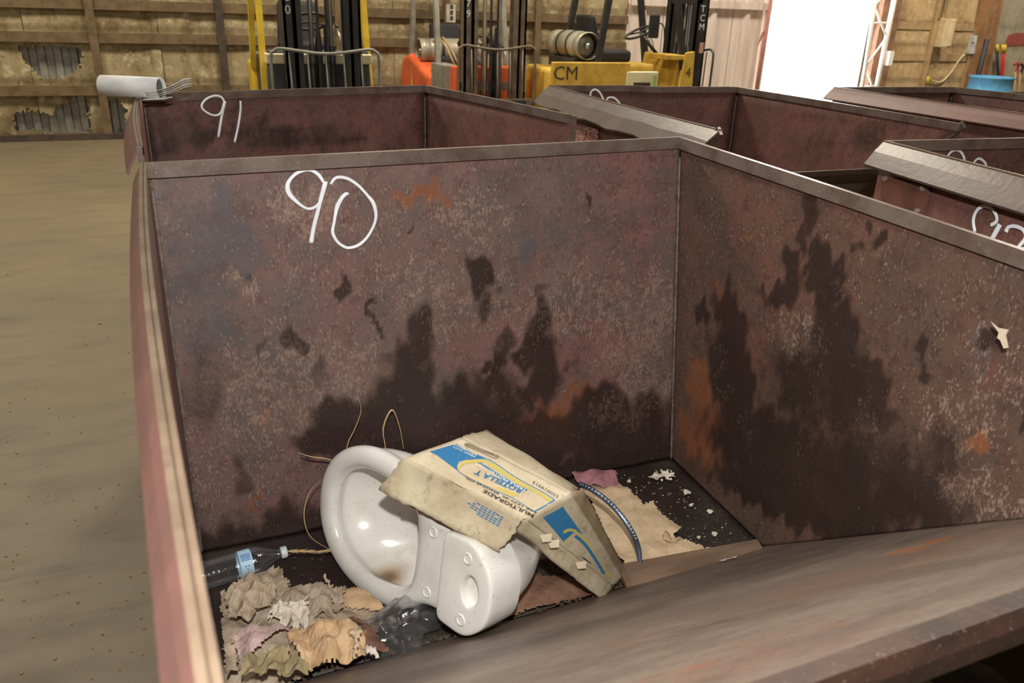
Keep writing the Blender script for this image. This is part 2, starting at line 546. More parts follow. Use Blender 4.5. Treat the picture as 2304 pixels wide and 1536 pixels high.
# plaster boards between the studs, broken away where the photograph shows bare sheet
def inpoly(x, z, poly):
    c = np.zeros(x.shape, bool)
    n = len(poly)
    for i in range(n):
        x1, z1 = poly[i]
        x2, z2 = poly[(i + 1) % n]
        k = ((z1 > z) != (z2 > z))
        with np.errstate(divide='ignore', invalid='ignore'):
            xi = (x2 - x1) * (z - z1) / (z2 - z1 + 1e-12) + x1
        c ^= k & (x < xi)
    return c
HOLES = [[wp(u, v)[[0, 2]] for u, v in pl] for pl in (
    [(40, 102), (90, 98), (180, 105), (186, 140), (165, 165), (135, 178), (95, 176), (72, 152), (55, 135)],
    [(32, 260), (60, 245), (85, 250), (120, 258), (125, 235), (150, 232), (165, 215), (198, 212), (205, 296), (120, 298), (40, 292)],
    [(244, 222), (262, 220), (284, 245), (284, 300), (246, 300)])]
def board(x0, x1, z0, z1, cell, mat, seed):
    nx, nz = max(2, int((x1 - x0) / cell)), max(2, int((z1 - z0) / cell))
    rs = np.random.RandomState(seed)
    X, Z = np.meshgrid(np.linspace(x0, x1, nx + 1), np.linspace(z0, z1, nz + 1))
    jit = cell * 0.32
    Xj = X + rs.uniform(-jit, jit, X.shape)
    Zj = Z + rs.uniform(-jit, jit, X.shape)
    Xj[:, 0], Xj[:, -1], Zj[0], Zj[-1] = x0, x1, z0, z1
    lump = np.zeros(X.shape)
    for k in range(14):
        cx, cz, rr = rs.uniform(x0, x1), rs.uniform(z0, z1), rs.uniform(0.08, 0.3)
        lump += rs.uniform(-1, 1) * 0.012 * np.exp(-((X - cx) ** 2 + (Z - cz) ** 2) / rr ** 2)
    Y = WY - 0.02 + lump
    cx, cz = (X[:-1, :-1] + X[1:, 1:]) / 2, (Z[:-1, :-1] + Z[1:, 1:]) / 2
    gone = np.zeros(cx.shape, bool)
    for h in HOLES:
        gone |= inpoly(cx + rs.uniform(-1, 1, cx.shape) * cell * 0.8, cz + rs.uniform(-1, 1, cx.shape) * cell * 0.8, h)
    idx = np.arange(X.size).reshape(X.shape)
    fs = np.stack([idx[:-1, :-1], idx[:-1, 1:], idx[1:, 1:], idx[1:, :-1]], -1)[~gone]
    me = bpy.data.meshes.new('plaster_board')
    me.from_pydata(np.stack([Xj, Y, Zj], -1).reshape(-1, 3).tolist(), [], fs.tolist())
    at = me.attributes.new('stain', 'FLOAT', 'POINT')
    low = np.clip(1 - (Z - 0) / 0.5, 0, 1) * 0.8
    rail = sum(np.exp(-((Z - z - 0.10) / 0.06) ** 2) for z in ZG) * 0.7
    at.data.foreach_set('value', np.clip(low + rail, 0, 1).ravel())
    o = link('plaster_board', me, MATS[mat], wall)
    solid(o, 0.035, 1)
    return o
sd = 0
for i in range(len(STUDS)):
    a = STUDS[i]
    b = STUDS[i + 1] if i + 1 < len(STUDS) else SHEET_L
    if a > SHEET_L - 0.2:
        break
    b = min(b, SHEET_L)
    zs = [0.06, ZG[1], ZG[0], ZG[2], ZG[2] + 1.5]
    halves = ((a, (a + b) / 2), ((a + b) / 2 + 0.006, b))
    for z0, z1 in zip(zs[:-1], zs[1:]):
        for h0, h1 in halves:
            sd += 1
            board(h0, h1, z0, z1, 0.022 if (i < 2 and z1 < ZG[2] + 0.1) else 0.06, 'plaster', sd)
board(XL, STUDS[0], 0.06, 3.8, 0.12, 'plaster', 99)

# pale sliding door leaf standing open, left of the doorway
door = bpy.data.objects.new('door_1', None)
COL.objects.link(door)
door['kind'] = 'structure'
door['world_mesh'] = 1
n_sheet = 4
for k in range(n_sheet):
    x0 = SHEET_L + (DL - SHEET_L) * k / n_sheet
    x1 = SHEET_L + (DL - SHEET_L) * (k + 1) / n_sheet - 0.012
    m = MB()
    prof = [(0, 0), (0.3, 0), (0.36, -0.05), (0.46, -0.05), (0.52, 0), (1, 0)]
    xs = [(x0 + (x1 - x0) * a, WY - 0.06 + b) for a, b in prof]
    vs = [(a, b, 0.03) for a, b in xs] + [(a, b, 4.4) for a, b in xs] + [(a, b + 0.02, 0.03) for a, b in xs] + [(a, b + 0.02, 4.4) for a, b in xs]
    q = len(xs)
    fs = [(i, i + 1, q + i + 1, q + i) for i in range(q - 1)] + [(2 * q + i + 1, 2 * q + i, 3 * q + i, 3 * q + i + 1) for i in range(q - 1)]
    m.add(vs, fs)
    m.build('door_sheet', MATS['door_sheet'], door)
zz = wp(1640, 12)[2]
MB().box((SHEET_L, WY - 0.16, zz - 0.05), (DL + 0.02, WY - 0.115, zz + 0.05)).build('door_rail', MATS['door_sheet'], door)
MB().box((DL - 0.05, WY - 0.14, 0.03), (DL + 0.03, WY - 0.08, 4.4)).build('door_edge', MATS['door_sheet'], door)

# right of the doorway
for k, (a, b) in enumerate(((1950, 2082), (2090, 2178), (2186, 2206))):
    x0, x1 = wp(a, 100)[0] + (0.0 if k else 0.0), wp(b, 100)[0]
    for j, (z0, z1) in enumerate(((0.04, wp(2000, 128)[2]), (wp(2000, 128)[2] + 0.012, wp(2000, 56)[2]), (wp(2000, 56)[2] + 0.012, 4.2))):
        board(x0, x1 - 0.01, z0, z1, 0.05, 'plaster_warm', 200 + k * 5 + j)
for u in (2084, 2181):
    x0 = wp(u, 100)[0]
    trim(MB().box((x0 - 0.05, WY - 0.12, 0), (x0 + 0.05, WY - 0.03, 6.2)), 'stud', 'beige_post')
for v in (128, 57):
    z0 = wp(2040, v)[2]
    trim(MB().box((wp(1955, v)[0], WY - 0.075, z0 - 0.06), (wp(2190, v)[0], WY - 0.058, z0 + 0.06)), 'wall_rail', 'beige_post')
x0 = wp(2206, 100)[0]
board(x0, XR, 0.04, 4.2, 0.15, 'plaster_pale', 300)
worn('red_paint', srgb(176, 92, 84), srgb(160, 84, 76), rough=0.8)
a, b = wp(2262, 100), wp(2304, 74)
m = MB()
m.add([tuple(wp(u, v, 0.062)) for u, v in ((2262, 98), (2268, 80), (2285, 74), (2400, 78), (2400, 104), (2290, 102), (2272, 104))], [tuple(range(7))])
solid(m.build('paint_patch', MATS['red_paint'], wall, fix=False), 0.003)
# door jamb posts
for u0, u1, mt, dd in ((1936, 1952, 'brown_post', 0.10), (1958, 1968, 'brown_post', 0.16)):
    a, b = wp(u0, 190), wp(u1, 190)
    trim(MB().box((a[0], WY - 0.08 - dd, 0), (b[0], WY + 0.02, 6.2)), 'door_jamb', mt)

# ------------------------------------------------------------------ steel hoppers
def lerp(a, b, t):
    return np.asarray(a, float) * (1 - t) + np.asarray(b, float) * t

def plate(name, fn, nu, nv, mat, parent, thick, outward, marks=None, smooth=True):
    """fn(u, v) -> point on the inner face; a closed plate of the given thickness with painted marks"""
    us, vs = np.linspace(0, 1, nu + 1), np.linspace(0, 1, nv + 1)
    G = np.array([[fn(u, v) for u in us] for v in vs])
    out = np.asarray(outward, float)
    O = G + out * thick
    n1 = (nu + 1) * (nv + 1)
    idx = np.arange(n1).reshape(nv + 1, nu + 1)
    fs = [tuple(int(q) for q in (idx[j, i], idx[j, i + 1], idx[j + 1, i + 1], idx[j + 1, i])) for j in range(nv) for i in range(nu)]
    # outer face coarse: only the border ring is shared
    fo = [tuple(int(q) + n1 for q in reversed((idx[j, i], idx[j, i + 1], idx[j + 1, i + 1], idx[j + 1, i]))) for j in range(nv) for i in range(nu)]
    ring = [idx[0, i] for i in range(nu)] + [idx[j, nu] for j in range(nv)] + [idx[nv, i] for i in range(nu, 0, -1)] + [idx[j, 0] for j in range(nv, 0, -1)]
    fr = [(int(ring[k]), int(ring[k - 1]), int(ring[k - 1]) + n1, int(ring[k]) + n1) for k in range(len(ring))]
    P = np.concatenate([G.reshape(-1, 3), O.reshape(-1, 3)])
    me = bpy.data.meshes.new(name)
    me.from_pydata(P.tolist(), [], fs + fo + fr)
    if marks:
        g = G.reshape(-1, 3)
        q = g[:, 0] + g[:, 1] * 1.3
        GW = g.copy()
        # ragged outlines: the marks are drawn on a slightly warped grid
        wx = 0.010 * (np.sin(q * 41 + 3 * np.sin(g[:, 2] * 19)) + 0.8 * np.sin(g[:, 2] * 63 + q * 27) + 0.6 * np.sin(q * 97 + g[:, 2] * 71))
        wz = 0.016 * (np.sin(q * 53 + 1.7) + 0.8 * np.sin(q * 121 + g[:, 2] * 23) + 0.5 * np.sin(g[:, 2] * 47 + q * 13))
        GW += np.stack([wx, wx * 0.8, wz], -1)
        for kind in ('stain', 'tan', 'blue', 'rust'):
            val = np.zeros(n1)
            for k, c, e1, e2, s in marks:
                if k != kind:
                    continue
                # e1, e2: half axes (vectors) of the mark
                d = GW - c
                a = d @ e1 / (e1 @ e1)
                b = d @ e2 / (e2 @ e2)
                q = a * a + b * b
                val = np.maximum(val, s * np.clip(1.35 - q * 0.75, 0, 1))
            at = me.attributes.new(kind, 'FLOAT', 'POINT')
            at.data.foreach_set('value', np.concatenate([val, np.zeros(n1)]))
    o = link(name, me, mat, parent)
    if smooth:
        sm = np.zeros(len(me.polygons), bool)
        sm[:len(fs)] = True
        me.polygons.foreach_set('use_smooth', sm.tolist())
    bm = bmesh.new()
    bm.from_mesh(me)
    bmesh.ops.recalc_face_normals(bm, faces=bm.faces)
    bm.to_mesh(me)
    bm.free()
    return o

def hopper(label, P, flange=(0.05, 0.05), flange_mat='flange_grey', fine=False, marks=None, mat='steel_red', rim_drop=0.025, dents=0.0, seed=0, group=None, lip_bow=0.0):
    """P: the corner points BLt BRt BLb BRb FLb FRb LL LR FLt FRt (back/front, left/right, top/bottom, lip)"""
    rs = np.random.RandomState(seed)
    P = {k: np.asarray(v, float) for k, v in P.items()}
    c = (P['BLb'] + P['FRb']) / 2
    root = thing('dump_hopper', label, 'hopper', (c[0], c[1], 0), group=group)
    marks = marks or {}
    th = 0.006
    nu = 150 if fine else 24
    ph = rs.uniform(0, 6, 6)
    def wave(u):
        return dents * (math.sin(u * 9 + ph[0]) + 0.6 * math.sin(u * 21 + ph[1])) * (u * (1 - u) * 4)
    def back(u, v):
        p = lerp(lerp(P['BLb'], P['BRb'], u), lerp(P['BLt'], P['BRt'], u), v)
        p = p + V(0, 0.012, 0) * math.sin(math.pi * u) * math.sin(math.pi * v) + V(0, 1, 0.5) * wave(u) * v
        return p
    plate('back_panel', back, nu, nu * 3 // 4, MATS['steel' if fine else mat], root, th, (0, 1, 0), marks.get('back'))
    def side(B, F, L, Bt, Ft, sgn):
        ly = abs(P[L][1] - P[B][1])
        uf = abs(P[F][1] - P[B][1]) / ly
        def fn(u, v):
            bot = lerp(P[B], P[F], u / uf) if u < uf else lerp(P[F], P[L], (u - uf) / (1 - uf))
            top = lerp(P[Bt], P[Ft], u)
            p = lerp(bot, top, v)
            return p + V(sgn, 0, 0) * 0.012 * math.sin(math.pi * u) * v
        return fn, uf
    fl, ufl = side('BLb', 'FLb', 'LL', 'BLt', 'FLt', -1)
    fr, ufr = side('BRb', 'FRb', 'LR', 'BRt', 'FRt', 1)
    plate('side_panel', fl, nu if fine else 24, 40 if fine else 12, MATS[mat], root, th, (-1, 0, 0), marks.get('left'))
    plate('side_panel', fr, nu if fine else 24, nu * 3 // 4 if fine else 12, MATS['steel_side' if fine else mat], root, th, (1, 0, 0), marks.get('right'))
    plate('floor_panel', lambda u, v: lerp(lerp(P['BLb'], P['BRb'], u), lerp(P['FLb'], P['FRb'], u), v), 60 if fine else 8, 30 if fine else 4, MATS['steel_floor'], root, th, (0, 0, -1), marks.get('floor'))
    def lip(u):
        return lerp(P['LL'], P['LR'], u) + V(0, -0.78, 0.63) * lip_bow * math.sin(math.pi * u)
    def slp(u, v):
        p = lerp(lerp(P['FLb'], P['FRb'], u), lip(u), v)
        return p + V(0, -0.3, -0.6) * 0.006 * math.sin(math.pi * v) * math.sin(math.pi * u)
    plate('slope_panel', slp, 60 if fine else 10, 40 if fine else 8, MATS['steel_slope'], root, th, (0, -0.6, -0.8), marks.get('slope'))
    # rim bars inside the top edges
    n = 14
    rb = [back(i / n, 1.0) for i in range(n + 1)]
    MB().sweep(rb, [(0.0, 0.004), (-0.012, 0.004), (-0.012, -rim_drop), (0.0, -rim_drop)], (0, 1, 0)).build('rim_bar', MATS['rim_steel'], root)
    rr = [fr(i / n, 1.0) for i in range(n + 1)]
    MB().sweep(rr, [(0.0, 0.004), (-0.012, 0.004), (-0.012, -rim_drop), (0.0, -rim_drop)], (1, 0, 0)).build('rim_bar', MATS['rim_steel'], root)
    rl = [fl(i / n, 1.0) for i in range(n + 1)]
    # left top edge: doubled plate edge and a flange folded outwards and down
    MB().sweep(rl, [(-0.012, -0.02), (0.0, -0.02), (0.0, 0.004), (-0.0045, 0.004), (-0.0055, 0.002), (-0.0065, 0.004), (-0.012, 0.004)], (1, 0, 0)).build('rim_edge', MATS['edge_bright'], root)
    fo, fd = flange
    rl2 = rl
    mbf = MB()
    pr = [(-0.010, 0.002), (-0.010 - fo * 0.5, -fd * 0.42), (-0.010 - fo, -fd), (-0.006 - fo, -fd - 0.006), (-0.008 - fo * 0.5, -fd * 0.42 - 0.008), (-0.010, -0.008)]
    vs, fs = [], []
    for i, q in enumerate(rl2):
        k = 1.0 + dents * 14 * math.sin(i * 1.9 + ph[2])
        vs += [q + V(1, 0, 0) * a * k + V(0, 0, 1) * b * k for a, b in pr]
    m_ = len(pr)
    for i in range(n):
        for k in range(m_):
            k2 = (k + 1) % m_
            fs.append((i * m_ + k, i * m_ + k2, (i + 1) * m_ + k2, (i + 1) * m_ + k))
    fs += [tuple(range(m_))[::-1], tuple(n * m_ + k for k in range(m_))]
    mbf.add(vs, fs).build('folded_flange', MATS[flange_mat], root)
    # lip bar across the low front, end straps of the sides
    d = P['LR'] - P['LL']
    MB().sweep([lip(i / 16) for i in range(17)], [(0.010, 0.003), (-0.010, 0.005), (-0.016, -0.012), (-0.012, -0.040), (-0.004, -0.044), (0.002, -0.036)], (0, 1, 0)).build('lip_bar', MATS['dark_lip'], root)
    for L_, T_, sg in (('LL', 'FLt', -1), ('LR', 'FRt', 1)):
        MB().bar(P[L_] + V(sg * 0.008, 0, 0), P[T_] + V(sg * 0.008, 0, 0), 0.03, 0.012, up=(1, 0, 0)).build('end_strap', MATS['rim_steel'], root)
    # weld beads in the inside corners
    for b, t in (('BRb', 'BRt'), ('BLb', 'BLt')):
        pts = [lerp(P[b], P[t], i / 60) + V(-0.004 if b == 'BRb' else 0.004, -0.006, 0) for i in range(58)]
        MB().tube(pts, [0.0032 + 0.0014 * abs(math.sin(i * 1.7)) for i in range(58)], 6).build('weld_bead', MATS['weld'], root, True)
    # carriage under the tub
    x0, x1 = min(P['BLb'][0], P['FLb'][0]) + 0.05, max(P['BRb'][0], P['FRb'][0]) - 0.05
    y0, y1 = P['LL'][1] + 0.12, P['BLb'][1] - 0.02
    zb = P['BLb'][2] - th
    for xx in (x0, x1 - 0.08):
        MB().box((xx, y0, 0), (xx + 0.08, y1, 0.10)).build('skid', MATS['base_steel'], root)
        MB().prism([(xx + 0.02, y1 - 0.55, 0.10), (xx + 0.02, y1, 0.10), (xx + 0.02, y1, zb), (xx + 0.02, y1 - 0.40, zb)], (0.04, 0, 0)).build('rocker', MATS['base_steel'], root)
    for yy in (y0 + 0.15, y1 - 0.2):
        MB().box((x0 + 0.08, yy, 0.0), (x1 - 0.08, yy + 0.1, 0.09)).build('cross_tube', MATS['base_steel'], root)
    return root, P, back, fl, fr, slp

def marks_on(fn_px, items):
    """marks given as (kind, pixel u, v, half width, half height, strength) on a known plate"""
    out = []
    for kind, u, v, ru, rv, s in items:
        c = fn_px(u, v)
        out.append((kind, c, fn_px(u + ru, v) - c, fn_px(u, v + rv) - c, s))
    return out

ZF = 0.40
bwall = lambda u, v: ay(u, v, 1.752)
rwall = lambda u, v: ax(u, v, 1.255)
BACK = [('stain', 775, 640, 15, 30, 1), ('stain', 835, 705, 11, 22, .9), ('stain', 848, 745, 13, 24, .8), ('stain', 948, 735, 26, 48, 1),
        ('stain', 925, 830, 48, 110, 1), ('stain', 890, 920, 66, 110, .95), ('stain', 745, 965, 62, 70, 1), ('stain', 1083, 612, 26, 46, 1), ('stain', 1095, 690, 22, 34, .7),
        ('stain', 1212, 765, 36, 80, 1), ('stain', 1225, 860, 44, 70, 1), ('stain', 1225, 680, 14, 34, .75), ('stain', 1112, 850, 16, 46, .9), ('stain', 1085, 815, 12, 24, .8),
        ('stain', 1000, 960, 220, 95, .9), ('stain', 1345, 920, 50, 56, .95), ('stain', 1180, 1000, 330, 60, .95), ('stain', 1420, 1000, 160, 60, .85), ('stain', 650, 760, 24, 30, .8),
        ('stain', 585, 770, 14, 30, .6), ('stain', 545, 590, 12, 14, .55), ('stain', 720, 850, 20, 46, .55), ('stain', 1090, 1140, 900, 85, .95), ('stain', 540, 1080, 20, 60, .6), ('stain', 455, 860, 60, 120, .45),
        ('stain', 1328, 466, 10, 13, .8), ('stain', 912, 498, 8, 9, .7), ('stain', 1290, 820, 9, 22, .6), ('stain', 1140, 790, 16, 40, .6), ('stain', 1130, 700, 140, 40, .25),
        ('rust', 955, 432, 70, 22, 1), ('rust', 1240, 935, 60, 34, .85), ('rust', 1310, 885, 60, 24, .7), ('rust', 597, 940, 9, 22, .9), ('rust', 583, 1120, 12, 20, .8), ('rust', 1295, 510, 8, 10, .9),
        ('tan', 700, 470, 90, 60, .9), ('tan', 545, 632, 40, 26, 1), ('tan', 1080, 490, 80, 70, .8), ('tan', 950, 640, 80, 50, .8), ('tan', 1440, 740, 90, 110, .9),
        ('tan', 760, 830, 110, 70, .9), ('tan', 620, 860, 150, 120, .75), ('tan', 1300, 690, 150, 80, .75), ('tan', 1050, 690, 120, 80, .6), ('tan', 1440, 900, 90, 60, .9), ('tan', 520, 1010, 130, 130, .5), ('tan', 830, 560, 200, 120, .4),
        ('blue', 505, 545, 110, 60, 1), ('blue', 440, 690, 80, 130, .9), ('blue', 430, 450, 80, 60, .8), ('blue', 1255, 535, 100, 46, .75), ('blue', 640, 640, 90, 80, .6), ('blue', 1450, 560, 70, 120, .5), ('blue', 1100, 400, 70, 30, .4), ('blue', 560, 800, 90, 90, .6)]
RIGHT = [('stain', 1640, 725, 36, 80, 1), ('stain', 1636, 860, 52, 130, 1), ('stain', 1580, 705, 15, 34, 1), ('stain', 1832, 465, 23, 45, .75), ('stain', 1812, 525, 20, 36, .85),
         ('stain', 1972, 528, 16, 28, .9), ('stain', 1788, 615, 25, 52, 1), ('stain', 1848, 615, 34, 70, 1), ('stain', 1884, 600, 18, 28, .95), ('stain', 1888, 650, 9, 18, .9), ('stain', 1752, 665, 40, 32, .9),
         ('stain', 1845, 680, 22, 34, 1), ('stain', 1880, 790, 64, 110, .9), ('stain', 1850, 890, 140, 110, .8), ('stain', 1962, 890, 44, 90, .85), ('stain', 2072, 820, 15, 52, .9), ('stain', 2228, 748, 22, 26, .8),
         ('stain', 1760, 1060, 220, 120, 1), ('stain', 1980, 1080, 170, 110, .85), ('stain', 1930, 570, 14, 22, .6), ('stain', 1915, 565, 10, 16, .7), ('stain', 2050, 990, 130, 80, .7), ('stain', 1850, 1185, 400, 50, .9), ('stain', 2000, 860, 260, 120, .35), ('stain', 2208, 810, 14, 30, .6), ('stain', 2300, 910, 14, 26, .8),
         ('rust', 1575, 900, 44, 90, .75), ('rust', 2200, 1000, 34, 36, .95), ('rust', 1560, 1000, 60, 60, .8), ('rust', 1625, 660, 10, 60, .55), ('rust', 1840, 1120, 80, 26, .5), ('rust', 1830, 480, 18, 50, .6), ('rust', 1700, 500, 30, 40, .4),
         ('tan', 2150, 950, 110, 66, 1), ('tan', 2200, 1120, 130, 60, 1), ('tan', 1800, 760, 60, 70, .9), ('tan', 2230, 860, 80, 100, .8), ('tan', 1610, 820, 18, 90, .7), ('tan', 1950, 960, 40, 60, .7), ('tan', 1670, 980, 18, 40, .8), ('tan', 1790, 1010, 16, 60, .7),
         ('blue', 1950, 730, 90, 90, .4), ('blue', 2200, 800, 40, 60, .7), ('blue', 1720, 470, 40, 40, .5)]
SLOPE_N = V(0, 0.8117, 1.0)
spl = lambda u, v: aplane(u, v, V(0, 1.3, ZF), SLOPE_N)
SLOPE = [('stain', 1640, 1380, 60, 8, .6), ('stain', 1400, 1390, 220, 26, .4), ('stain', 1950, 1300, 160, 18, .4)]
P90 = dict(BLt=(-0.047, 1.688, 1.35), BRt=(1.221, 1.79, 1.35), BLb=(-0.053, 1.757, ZF), BRb=(1.292, 1.755, ZF), FLb=(-0.05, 1.262, ZF), FRb=(1.274, 1.302, ZF),
           LL=(-0.015, 0.345, 1.172), LR=(1.262, 0.368, 1.157), FLt=(-0.001, 0.20, 1.35), FRt=(1.262, 0.34, 1.290))
h90, Q90, back90, left90, right90, slope90 = hopper('rust-brown steel hopper chalked 90 inside, holding a discarded toilet', P90, flange=(0.019, 0.035), flange_mat='flange_pink', fine=True,
    marks=dict(back=marks_on(bwall, BACK), right=marks_on(rwall, RIGHT), slope=marks_on(spl, SLOPE) + [('rust', spl(2070, 1224), V(0.07, 0, 0), V(0, 0.02, -0.016), .9), ('rust', spl(1520, 1500), V(0.08, 0, 0), V(0, 0.012, -0.01), .6), ('rust', spl(1850, 1405), V(0.1, 0, 0), V(0, 0.01, -0.008), .5)],
               floor=[('rust', V(0.95, 1.55, ZF), V(0.14, 0.02, 0), V(0.02, 0.06, 0), .7), ('stain', V(1.1, 1.62, ZF), V(0.2, 0, 0), V(0, 0.15, 0), .7), ('stain', V(0.3, 1.6, ZF), V(0.4, 0, 0), V(0, 0.16, 0), 1)]), mat='steel_red', seed=3)

def rect_hopper(label, x0, x1, yb, yf, zr, rot=0.0, lipz=None, zf=ZF, piv=None, **kw):
    cx, cy = piv or ((x0 + x1) / 2, (yb + yf) / 2)
    def R(x, y, z):
        c, s = math.cos(rot), math.sin(rot)
        return (cx + (x - cx) * c - (y - cy) * s, cy + (x - cx) * s + (y - cy) * c, z)
    lz = lipz or zr - 0.25
    P = dict(BLt=R(x0, yb, zr), BRt=R(x1, yb, zr), BLb=R(x0, yb, zf), BRb=R(x1, yb, zf), FLb=R(x0, yb - 0.46, zf), FRb=R(x1, yb - 0.46, zf),
             LL=R(x0, yf, lz), LR=R(x1, yf, lz), FLt=R(x0, yf, zr), FRt=R(x1, yf, zr))
    return hopper(label, P, mat='steel_red', **kw)
z91 = HC - 0.33
p = [az(u, v, z91) for u, v in ((318, 212), (957, 193), (1285, 260), (322, 330))]
P91 = dict(BLt=p[0], BRt=p[1], BLb=p[0] * V(1, 1, 0) + V(0, 0, ZF), BRb=p[1] * V(1, 1, 0) + V(0, 0, ZF), FLb=p[0] * V(1, 1, 0) + V(0, -0.46, ZF), FRb=p[1] * V(1, 1, 0) + V(0.06, -0.46, ZF),
           FLt=p[3], FRt=p[2], LL=p[3] - V(0, 0, 0.25), LR=p[2] - V(0, 0, 0.25))
marks91 = dict(back=marks_on(lambda u, v: ay(u, v, 3.36), [('stain', 360, 300, 60, 60, .8), ('stain', 600, 305, 260, 28, .75), ('stain', 870, 240, 10, 22, .6), ('tan', 400, 290, 60, 40, 1), ('stain', 480, 255, 120, 26, .4)]))
h91, Q91, back91, left91, right91, _ = hopper('rust-brown steel hopper chalked 91, with a rolled pad on its corner', P91, flange=(0.034, 0.06), flange_mat='flange_pink', marks=marks91, seed=5)
z92 = HC - 0.35
p = [az(u, v, z92) for u, v in ((1240, 193), (1660, 197), (2165, 280), (1625, 294))]
P92 = dict(BLt=p[0], BRt=p[1], BLb=p[0] * V(1, 1, 0) + V(0, 0, ZF), BRb=p[1] * V(1, 1, 0) + V(0, 0, ZF), FLb=p[0] * V(1, 1, 0) + V(0, -0.46, ZF), FRb=p[1] * V(1, 1, 0) + V(0, -0.46, ZF),
           FLt=p[3], FRt=p[2], LL=p[3] - V(0, -0.22, 0.20), LR=p[2] - V(0, -0.22, 0.20))
h92, Q92, back92, left92, right92, _ = hopper('dented rust-brown steel hopper behind the right rim of hopper 90, bent shiny flange', P92, flange=(0.085, 0.075), dents=0.004, seed=8,
    marks=dict(right=marks_on(lambda u, v: ax(u, v, 2.73), [('stain', 1900, 310, 160, 40, .5)])))
p = [az(u, v, 1.35) for u, v in ((1995, 319), (2304, 312), (2304, 396))]
dirx = (p[1] - p[0]) / np.linalg.norm(p[1] - p[0])
diry = (p[2] - p[0]) / np.linalg.norm(p[2] - p[0])
BL, BR = p[0], p[0] + dirx * 1.25
FLt = p[0] + diry * 1.35
FRt = BR + diry * 1.35
dn = V(1, 1, 0)
P93 = dict(BLt=BL, BRt=BR, BLb=BL * dn + V(0, 0, ZF), BRb=BR * dn + V(0, 0, ZF), FLb=(BL + diry * 0.46) * dn + V(0, 0, ZF), FRb=(BR + diry * 0.46) * dn + V(0, 0, ZF),
           FLt=FLt, FRt=FRt, LL=FLt - V(0, 0, 0.25), LR=FRt - V(0, 0, 0.25))
h93, Q93, back93, left93, right93, _ = hopper('rust-brown steel hopper with a bolted plate and chalk number on its outer side', P93, flange=(0.055, 0.055), seed=11)
z94 = HC - 0.33
p = [az(u, v, z94) for u, v in ((1880, 197), (2145, 197), (2304, 214), (2304, 256))]
dl = (p[3] - p[0]) / np.linalg.norm(p[3] - p[0])
FLt = p[0] + dl * 1.4
FRt = p[1] + (p[2] - p[1]) / np.linalg.norm(p[2] - p[1]) * 1.4
P94 = dict(BLt=p[0], BRt=p[1], BLb=p[0] * dn + V(0, 0, ZF), BRb=p[1] * dn + V(0, 0, ZF), FLb=p[0] * dn + V(0, -0.46, ZF), FRb=p[1] * dn + V(0, -0.46, ZF),
           FLt=FLt, FRt=FRt, LL=FLt - V(0, 0, 0.25), LR=FRt - V(0, 0, 0.25))
h94 = hopper('far right rust-brown steel hopper standing before the white truss', P94, flange=(0.06, 0.05), flange_mat='flange_pink', seed=14)
rect_hopper('pale-rimmed hopper at the right edge, below the red-gripped tool', 5.5, 6.7, 4.15, 2.8, 1.2, zf=0.3, seed=17)

# chalk numbers: flat strokes on the plates
def chalk(strokes, fn, parent, lift, w=0.0045):
    m = MB()
    for st in strokes:
        wid = w
        pts = [np.append(np.asarray(q[:2], float), q[2] if len(q) > 2 else 1.0) for q in st]
        sm = smooth_path(pts, 5)
        P = [fn(q[0], q[1]) + lift for q in sm]
        ww = [w * q[2] for q in sm]
        nrm = lift / np.linalg.norm(lift)
        m.tube(P, ww, 6, True, 0.25, up=nrm)
    return m.build('chalk_number', MATS['chalk'], parent, True)
# a point of the "90" crop -> photograph
c4 = lambda x, y, k=1.0: (560 + x / 6.4, 360 + y / 6.4, k)
s9 = [[c4(1075, 320, .8), c4(1010, 220, 1), c4(920, 155, .9), c4(830, 140, .9), c4(700, 180, .9), c4(600, 270, .9), c4(555, 370, 1.2), c4(585, 490, 1.3), c4(700, 610, .9), c4(800, 680, .7), c4(875, 700, .8), c4(960, 670, .8), c4(1020, 610, .8)],
      [c4(1105, 305, 1.2), c4(1080, 400, 1.3), c4(1030, 580, 1.1), c4(985, 760, 1.1), c4(930, 980, 1.1), c4(895, 1190, 1.2)]]
s0 = [[c4(1175, 345, .6), c4(1235, 265, .8), c4(1320, 245, .9), c4(1440, 275, .9), c4(1580, 370, .8), c4(1700, 500, .8), c4(1790, 620, 1.1), c4(1828, 780, .9), c4(1800, 930, .8), c4(1700, 1110, .8), c4(1580, 1220, .9), c4(1450, 1260, .8), c4(1370, 1245, .8), c4(1270, 1170, .8), c4(1205, 1040, .9), c4(1225, 900, .8), c4(1245, 780, .9), c4(1275, 660, 1.2), c4(1340, 540, 1.1), c4(1400, 485, 1), c4(1435, 488, .5)]]
def on_back90(u, v):
    # the plate leans and bows: step along the sight line to its inner face
    lo, hi = 1.4, 1.9
    for _ in range(30):
        md = (lo + hi) / 2
        q = ay(u, v, md)
        vv = (q[2] - ZF) / (1.35 - ZF)
        uu = (q[0] + 0.05) / 1.3
        s = back90(min(max(uu, 0), 1), min(max(vv, 0), 1))
        if q[1] < s[1]:
            lo = md
        else:
            hi = md
    return ay(u, v, lo)
chalk(s9 + s0, on_back90, h90, V(0, -0.002, 0), 0.0045)
yb91 = (Q91['BLt'][1], Q91['BRt'][1])
def on_plane(Q, up0=V(0, 0, 1)):
    d = Q['BRt'] - Q['BLt']
    nn = np.cross(d, V(0, 0, 1))
    nn = nn / np.linalg.norm(nn)
    if nn[1] > 0:
        nn = -nn
    return (lambda u, v: aplane(u, v, Q['BLt'] + nn * 0.001, nn)), nn
f91, n91 = on_plane(Q91)
c1 = lambda x, y, k=1.0: (200 + x / 3.072, 160 + y / 3.072, k)
